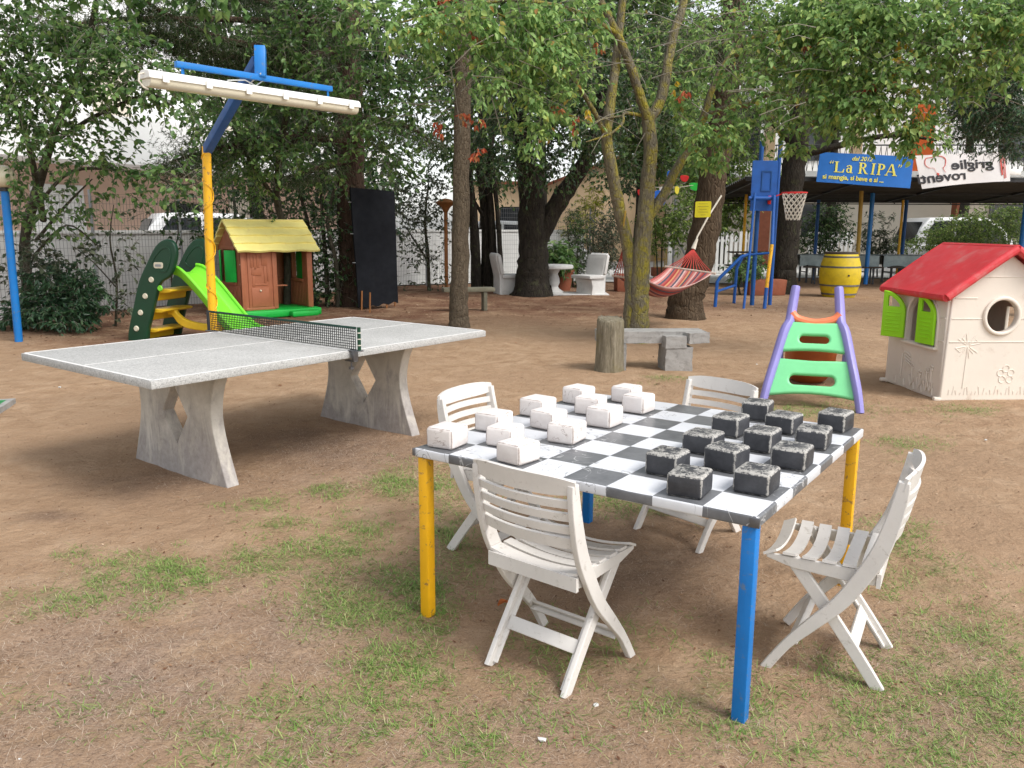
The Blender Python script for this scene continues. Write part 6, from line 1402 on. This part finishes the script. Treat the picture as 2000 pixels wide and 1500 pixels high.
# ---- shrub by the globe lamp
s0 = at(115, 640, 12.2); s0.z = 0
leafy('evergreen_shrub', 'rounded dark glossy evergreen shrub right of the blue globe lamp', s0, [([s0 - Vector((0, 0, .1)), s0 + Vector((.1, 0, .5)), s0 + Vector((.2, 0, .9))], [.03, .025, .01])],
      [(90, 590, 12.2, 50, 38, 75), (150, 600, 12.1, 40, 30, 60), (110, 550, 12.3, 55, 30, 75), (160, 560, 12.2, 40, 35, 55), (60, 610, 12.3, 40, 25, 40), (130, 620, 12, 45, 18, 45), (185, 590, 12.2, 20, 28, 22), (20, 620, 12.4, 40, 20, 30)], 54, 'shrub', BK['stem'], (.08, .2), 12, (.06, .10), 1.6, .34, None, True, .15, 0, None, 'shrub')
s1 = at(222, 610, 12.9); s1.z = 0
leafy('young_tree', 'thin sapling with sparse leaves left of the green slide', s1, [([s1 - Vector((0, 0, .1)), at(228, 550, 12.9), at(215, 470, 12.8), at(222, 400, 12.7)], [.02, .017, .012, .006]), ([at(226, 560, 12.9), at(180, 510, 12.6), at(140, 480, 12.4)], [.012, .008, .004])],
      [(215, 480, 12.7, 35, 20, 6), (170, 500, 12.5, 45, 20, 8), (240, 520, 12.7, 25, 25, 6), (120, 490, 12.3, 50, 25, 12), (60, 500, 12.2, 50, 30, 14), (250, 590, 12.8, 25, 25, 7), (205, 590, 12.7, 25, 25, 8), (230, 440, 12.7, 20, 20, 3), (90, 520, 12.3, 40, 20, 10), (30, 540, 12.3, 40, 25, 12), (250, 480, 12.7, 12, 12, 3)], 55, 'olive', BK['stem'], dens=1.5, nl=6)
s2 = at(330, 480, 15); s2.z = 0
leafy('young_tree', 'thin sapling between the dark green slide panels', s2, [([s2 - Vector((0, 0, .1)), at(335, 520, 15), at(348, 455, 15), at(340, 400, 14.8)], [.02, .016, .012, .006])],
      [(345, 440, 14.9, 28, 25, 9), (370, 420, 14.9, 28, 25, 9), (320, 400, 14.8, 25, 18, 5), (385, 450, 15, 18, 18, 5), (340, 375, 14.7, 25, 14, 5), (395, 400, 15, 20, 25, 8)], 56, 'laurel', BK['stem'], dens=1.4)
# ---- dark forked tree and its neighbours
d0 = gp(1040, 577); t = thing('dark_tree', 'thick dark trunk forking low, left of the white concrete table', 'tree', d0); f_, rf = flare(d0, .36)
trunk_part(t, 'trunk', f_ + [px(1041, 500, d0.y), px(1040, 420, d0.y), px(1034, 350, d0.y), px(1020, 270, d0.y - .3), px(1005, 150, d0.y - .6)], rf + [.335, .31, .25, .2, .14], BK['dark'], 18)
trunk_part(t, 'trunk', [px(1054, 470, d0.y), px(1072, 425, d0.y), px(1100, 380, d0.y), px(1135, 330, d0.y - .1), px(1160, 270, d0.y - .3), px(1180, 150, d0.y - .6)], [.2, .21, .2, .17, .14, .1], BK['dark'], 14)
cw = Crown(61)
for (a, b_, Y, rx, ry, n) in ((960, 250, 17.8, 50, 40, 26), (1000, 200, 17.6, 55, 45, 32), (1010, 300, 17.8, 45, 35, 24), (1060, 240, 17.6, 55, 45, 32), (1100, 190, 17.6, 50, 45, 28), (1080, 310, 17.8, 40, 25, 16), (1140, 240, 17.6, 45, 40, 24), (1170, 180, 17.6, 45, 40, 22), (940, 320, 18, 40, 25, 14), (975, 340, 18, 25, 25, 8), (1040, 330, 17.8, 40, 20, 14), (950, 180, 17.8, 50, 45, 24), (1200, 250, 17.8, 40, 40, 18), (1050, 150, 17.5, 60, 40, 26), (1120, 120, 17.5, 60, 40, 26), (980, 110, 17.6, 60, 40, 24), (1215, 320, 17.8, 30, 28, 10), (1245, 180, 17.8, 40, 50, 22), (1300, 240, 18, 40, 50, 20), (1240, 90, 17.8, 60, 40, 22), (1120, 290, 17.4, 40, 30, 16), (1150, 250, 17.2, 40, 35, 18), (1090, 330, 17.6, 25, 18, 8), (1180, 330, 17.8, 25, 25, 8), (860, 200, 18.6, 50, 50, 24), (870, 280, 18.6, 40, 40, 16)):
    s_ = Y / FPX; cw.blob(at(a, b_, Y), (rx * s_, rx * s_, ry * s_), int(n * 2.5), (.3, .6), 8, (.07, .115), .55, .2, .35, 0, False)
for k in range(0, 22, 3): cw.blob((1.0 + math.sin(k * 2.1) * 2.0, 18 + math.cos(k * 1.7) * 1.6, 5.6 + .09 * k), (.9, .9, .5), 20, (.4, .7), 7, (.13, .2), .55, .2, .3, 0, False)
cw.build('crown', [LM['laurel'], TW], t)
m0 = gp(960, 566); m0.y += 0
leafy('multi_stem_tree', 'small tree of several thin dark stems between slender trunk and forked trunk', m0,
      [([at(a0, 570, Y) - Vector((0, 0, .05)), at(a1, 480, Y), at(a2, 400, Y), at(a3, 320, Y), at(a4, 200, Y)], [r_, r_ * .9, r_ * .8, r_ * .65, r_ * .4]) for a0, a1, a2, a3, a4, Y, r_ in ((930, 928, 922, 915, 920, 20, .13), (955, 950, 947, 935, 940, 20.2, .12), (967, 963, 958, 955, 975, 20.1, .10), (978, 976, 970, 962, 950, 20.0, .07), (940, 944, 940, 930, 900, 20.4, .05))] + [([at(948, 430, 20.2), at(925, 390, 20), at(905, 360, 20)], [.05, .035, .02])],
      [(920, 300, 19.6, 40, 40, 20), (960, 320, 19.8, 35, 25, 14), (930, 230, 19.4, 45, 40, 24), (880, 260, 19.4, 40, 45, 22), (860, 330, 19.6, 40, 30, 16), (940, 370, 20, 25, 25, 4), (990, 290, 19.6, 30, 40, 14), (970, 380, 20, 20, 20, 3)], 62, 'laurel', BK['dark'], (.3, .55), 8, (.07, .11), 1.5, .55)
# light leafy saplings along the fence
f0 = at(838, 560, 20.3); f0.z = 0
leafy('young_tree', 'light leafy sapling by the fence right of the black cloth panel', f0, [([f0 - Vector((0, 0, .1)), at(836, 500, 20.3), at(830, 430, 20.2), at(838, 350, 20)], [.05, .04, .03, .015]), ([at(836, 510, 20.3), at(810, 470, 20), at(790, 440, 20)], [.03, .02, .008])],
      [(790, 450, 19.8, 25, 30, 9), (800, 500, 19.8, 30, 25, 12), (830, 500, 19.8, 30, 25, 13), (860, 510, 19.8, 25, 30, 11), (800, 400, 19.8, 35, 35, 18), (840, 380, 19.8, 40, 35, 22), (820, 340, 19.6, 45, 35, 26), (870, 370, 19.8, 30, 30, 12), (785, 360, 19.6, 30, 40, 16), (830, 440, 19.8, 30, 25, 7), (865, 450, 19.8, 20, 30, 6), (790, 550, 20, 20, 15, 5), (850, 545, 20, 25, 15, 6), (885, 480, 20, 15, 30, 5), (780, 300, 19.4, 40, 30, 20), (820, 400, 19.8, 45, 25, 22), (860, 410, 19.9, 30, 25, 14), (790, 420, 19.9, 25, 25, 12)], 63, 'olive', BK['stem'], (.25, .5), 7, (.06, .10), 1.6, .5)
# ---- leaning trunk of the hammock
h0 = gp(1338, 622); t = thing('leaning_tree', 'thick brown leaning trunk carrying the hammock and the yellow notice', 'tree', h0); f_, rf = flare(h0, .27)
trunk_part(t, 'trunk', f_ + [px(1352, 560, h0.y), px(1366, 500, h0.y), px(1380, 430, h0.y), px(1390, 360, h0.y), px(1400, 300, h0.y), px(1415, 200, h0.y), px(1430, 60, h0.y), px(1440, -120, h0.y)], rf + [.262, .25, .24, .228, .22, .205, .18, .13], BK['brown'], 20)
cw = Crown(71)
for (a, b_, Y, rx, ry, n) in ((1400, 120, 14, 60, 50, 26), (1340, 60, 14, 60, 50, 26), (1450, 180, 14.2, 50, 40, 20), (1470, 70, 14, 60, 50, 26), (1500, 240, 14.4, 40, 30, 10), (1300, 130, 14.2, 50, 50, 20), (1560, 120, 14.4, 60, 60, 26)):
    s_ = Y / FPX; cw.needles(at(a, b_, Y), (rx * s_, rx * s_, ry * s_), n * 6, (.15, .35), 15, (.04, .06), 0, .5)
for k in range(0, 24, 3): cw.blob((3.8 + math.sin(k * 2.1) * 1.6, 14.3 + math.cos(k * 1.7) * 1.6, 4.9 + .12 * k), (.9, .9, .4), 18, (.4, .7), 8, (.1, .17), .3, .2, .3, 0, False)
cw.build('crown', [LM['needle'], TW], t)
# ---- dark trunk behind the basketball stand
r0 = gp(1527, 573); t = thing('dark_tree', 'dark leaning trunk behind the white basketball net', 'tree', r0); f_, rf = flare(r0, .30)
trunk_part(t, 'trunk', f_ + [px(1533, 500, r0.y), px(1540, 420, r0.y), px(1548, 340, r0.y), px(1558, 270, r0.y), px(1566, 180, r0.y), px(1572, 60, r0.y)], rf + [.29, .28, .265, .25, .22, .17], BK['dark'], 18)
trunk_part(t, 'limb', [px(1556, 305, r0.y), px(1590, 297, r0.y - .2), px(1640, 284, r0.y - .4), px(1700, 270, r0.y - .6), px(1760, 264, r0.y - .8), px(1830, 275, r0.y - 1)], [.10, .08, .07, .06, .05, .02], BK['dark'], 10)
trunk_part(t, 'limb', [px(1552, 290, r0.y), px(1520, 250, r0.y - .2), px(1480, 220, r0.y - .4), px(1420, 190, r0.y - .6)], [.08, .07, .05, .03], BK['dark'], 10)
cw = Crown(72)
for (a, b_, Y, rx, ry, n) in ((1520, 200, 18.5, 60, 50, 30), (1600, 200, 18.5, 60, 45, 28), (1660, 150, 18.3, 60, 50, 30), (1700, 230, 18, 40, 30, 9), (1560, 100, 18.5, 70, 50, 36), (1640, 60, 18.4, 70, 50, 36), (1480, 120, 18.5, 60, 50, 30), (1740, 120, 18, 60, 50, 30), (1800, 60, 18, 60, 50, 30), (1790, 180, 18, 50, 40, 16), (1840, 235, 18, 40, 30, 10)):
    s_ = Y / FPX; cw.blob(at(a, b_, Y), (rx * s_, rx * s_, ry * s_), int(n * 1.3), (.3, .6), 8, (.07, .12), .45, .2, .35, 0, False)
for k in range(0, 20, 3): cw.blob((6.9 + math.sin(k * 2.1) * 2, 19.5 + math.cos(k * 1.7) * 1.6, 6 + .1 * k), (.9, .9, .5), 18, (.4, .7), 7, (.13, .2), .5, .2, .3, 0, False)
cw.build('crown', [LM['back'], TW], t)
# ---- dark conifer at the right edge
e0 = Vector((9.6, 14.6, 0)); t = thing('conifer_tree', 'dense dark conifer boughs hanging in at the right edge', 'tree', e0)
trunk_part(t, 'trunk', [e0 - Vector((0, 0, .1)), e0 + Vector((0, 0, 2)), e0 + Vector((0, 0, 6))], [.26, .22, .15], BK['cedar'], 14)
cw = Crown(73)
for (a, b_, Y, rx, ry, n) in ((1960, 150, 14, 60, 40, 50), (1920, 190, 14, 50, 35, 44), (1980, 210, 14, 50, 40, 50), (1930, 240, 14.2, 45, 30, 36), (1985, 270, 14.2, 35, 25, 26), (1890, 220, 14.2, 35, 25, 20), (1900, 270, 14.4, 30, 18, 12), (2040, 180, 14, 60, 60, 50), (1860, 160, 14.2, 30, 25, 14), (1960, 285, 14.4, 40, 14, 16), (1900, 190, 14.3, 45, 40, 36), (1990, 120, 14, 40, 50, 40), (1880, 250, 14.4, 30, 18, 12)):
    s_ = Y / FPX; cw.blob(at(a, b_, Y), (rx * s_, rx * s_, ry * s_), int(n * 3.0), (.15, .35), 12, (.05, .085), .3, .15, .3, 0, False)
for k in range(0, 20, 2): cw.blob((9.2 + math.sin(k * 2.1) * 1.5, 14.4 + math.cos(k * 1.7) * 1.2, 4.6 + .12 * k), (.9, .9, .4), 18, (.4, .7), 8, (.12, .2), .3, .2, .3, 0, False)
cw.build('crown', [LM['shrub'], TW], t)
# ---- shrubs at the back
def shrub(name, label, bl, seed, lm, ls=(.07, .11), wr=.4, tl=(.15, .35), dens=4.0, stems=2, nl=9):
    a, b_, Y = bl[0][0], bl[0][1], bl[0][2]; g = at(a, b_, Y); g = Vector((g.x, g.y, 0)); top = max(at(q[0], q[1], q[2]).z for q in bl)
    st = [([g + Vector((.1 * k, 0, -.1)), g + Vector((.18 * k - .1, .05, top * .5)), g + Vector((.35 * k - .2, .05, top * .95))], [.026, .02, .008]) for k in range(stems)]
    return leafy(name, label, g, st, bl, seed, lm, BK['stem'], tl, nl, ls, dens, wr, None, False, .2, 0, None, 'shrub')
shrub('cypress_shrub', 'dark young conifer shrub behind the concrete table', [(1122, 470, 21.5, 20, 40, 30), (1120, 430, 21.5, 12, 25, 14), (1125, 520, 21.5, 22, 30, 24)], 81, 'needle', (.06, .1), .3)
shrub('cypress_shrub', 'wider grey green conifer shrub behind the right concrete chair', [(1170, 460, 21.8, 30, 35, 40), (1165, 500, 21.8, 32, 28, 34), (1195, 440, 21.8, 22, 40, 24), (1190, 490, 21.8, 18, 30, 18)], 82, 'olive', (.06, .1), .3)
shrub('flowering_shrub', 'tall yellow lime shrub in front of the peach house', [(1155, 400, 25, 18, 25, 10), (1140, 425, 25, 25, 20, 12), (1165, 380, 25, 12, 20, 5), (1125, 440, 25, 20, 16, 8)], 83, 'lime', (.10, .18), .18)
shrub('broadleaf_plant', 'bright broad leaved plant in the pot behind the concrete table', [(1090, 508, 20.5, 25, 18, 26), (1085, 490, 20.5, 20, 14, 10), (1075, 515, 20.5, 15, 15, 9)], 84, 'elm', (.12, .2), .35)
shrub('hedge_shrub', 'green shrubs between hammock and barbecue', [(1290, 430, 24, 40, 40, 36), (1330, 440, 23, 25, 45, 28), (1265, 470, 24, 30, 30, 18), (1340, 400, 23.5, 20, 25, 12), (1425, 430, 25, 30, 30, 22), (1440, 400, 25, 25, 20, 12)], 85, 'bright', (.08, .13), .45)
shrub('flower_bush', 'leafy plants in the long terracotta planter behind the basketball stand', [(1450, 530, 19.4, 22, 14, 14), (1470, 520, 19.4, 18, 14, 10)], 86, 'elm', (.08, .13), .4)
shrub('cypress_shrub', 'dark bushy conifer behind the basketball net', [(1600, 440, 26.5, 30, 40, 40), (1625, 420, 26.5, 28, 35, 30), (1590, 480, 26.5, 35, 22, 28), (1640, 450, 26.5, 22, 35, 20)], 87, 'needle', (.08, .13), .35)
shrub('oleander_shrub', 'thin leafy oleander between the blue pavilion posts', [(1715, 450, 26, 28, 35, 14), (1700, 470, 26, 25, 22, 14), (1735, 480, 26, 25, 15, 12)], 88, 'olive', (.1, .16), .25)
shrub('round_shrub', 'large bright green shrub in front of the white car at the right', [(1870, 450, 26.4, 50, 25, 60), (1920, 430, 26.4, 50, 28, 64), (1970, 450, 26.4, 45, 35, 60), (1830, 465, 26.4, 45, 14, 36), (1900, 475, 26.4, 70, 16, 60), (1985, 420, 26.4, 30, 30, 34), (1780, 478, 26.4, 40, 8, 18)], 89, 'bright', (.06, .10), .45)
# ---- far trees closing the background
def fartree(label, x, y, h_, w_, seed, lm='back', n=34, name='garden_tree', lo=.30):
    t = thing(name, label, 'tree', (x, y, 0), 0, 'trees behind the garden wall')
    trunk_part(t, 'trunk', [Vector((x, y, -.1)), Vector((x + .1, y, h_ * .3)), Vector((x - .1, y + .1, h_ * .7))], [.17, .14, .06], BK['dark'], 9)
    c = Crown(seed); r = c.r
    for k in range(n):
        u = r.random(); a = r.random() * 6.283; rr_ = w_ * (.35 + .65 * r.random()) * math.sin(math.pi * (.18 + .75 * u)); z = h_ * (lo + (1 - lo) * u)
        c.blob((x + rr_ * math.cos(a), y + rr_ * math.sin(a) * .8, z), (w_ * .33, w_ * .33, h_ * .07), 34, (.35, .7), 8, (.12, .21), .55, .2, .35, 0, False, 0, .008)
    c.build('crown', [LM[lm], TW], t)
for i, (x, y, h_, w_, lm, lo, lab) in enumerate([(-.9, 24.6, 9.5, 2.1, 'back', .34, 'broad tree behind the wall between slender trunk and forked trunk'), (3.6, 24.6, 9, 2.2, 'back', .36, 'broad tree behind the hammock'), (7.3, 29.6, 9, 2.2, 'bright', .26, 'yellow green tree behind the basketball stand'), (-4.4, 21.6, 9, 1.9, 'laurel', .22, 'dark tree behind the black cloth panel'), (11.2, 30.2, 11, 2.0, 'back', .48, 'tree behind the blue banner'), (15.4, 29.2, 11, 2.2, 'back', .46, 'tree behind the white banner'), (20, 29, 10, 2.6, 'back', .36, 'tree beyond the pavilion at the right edge'), (5.0, 33, 10, 2.6, 'laurel', .3, 'dark tree far behind the leaning trunk'), (1.0, 31, 11, 2.4, 'laurel', .44, 'dark tree rising over the peach house'), (-6.9, 22.5, 9, 1.7, 'elm', .34, 'tree by the white house left of the conifer'), (-12.5, 17.5, 8, 1.8, 'elm', .3, 'tree at the far left behind the wall')]):
    fartree(lab, x, y, h_, w_, 100 + i, lm, 52, 'garden_tree', lo)
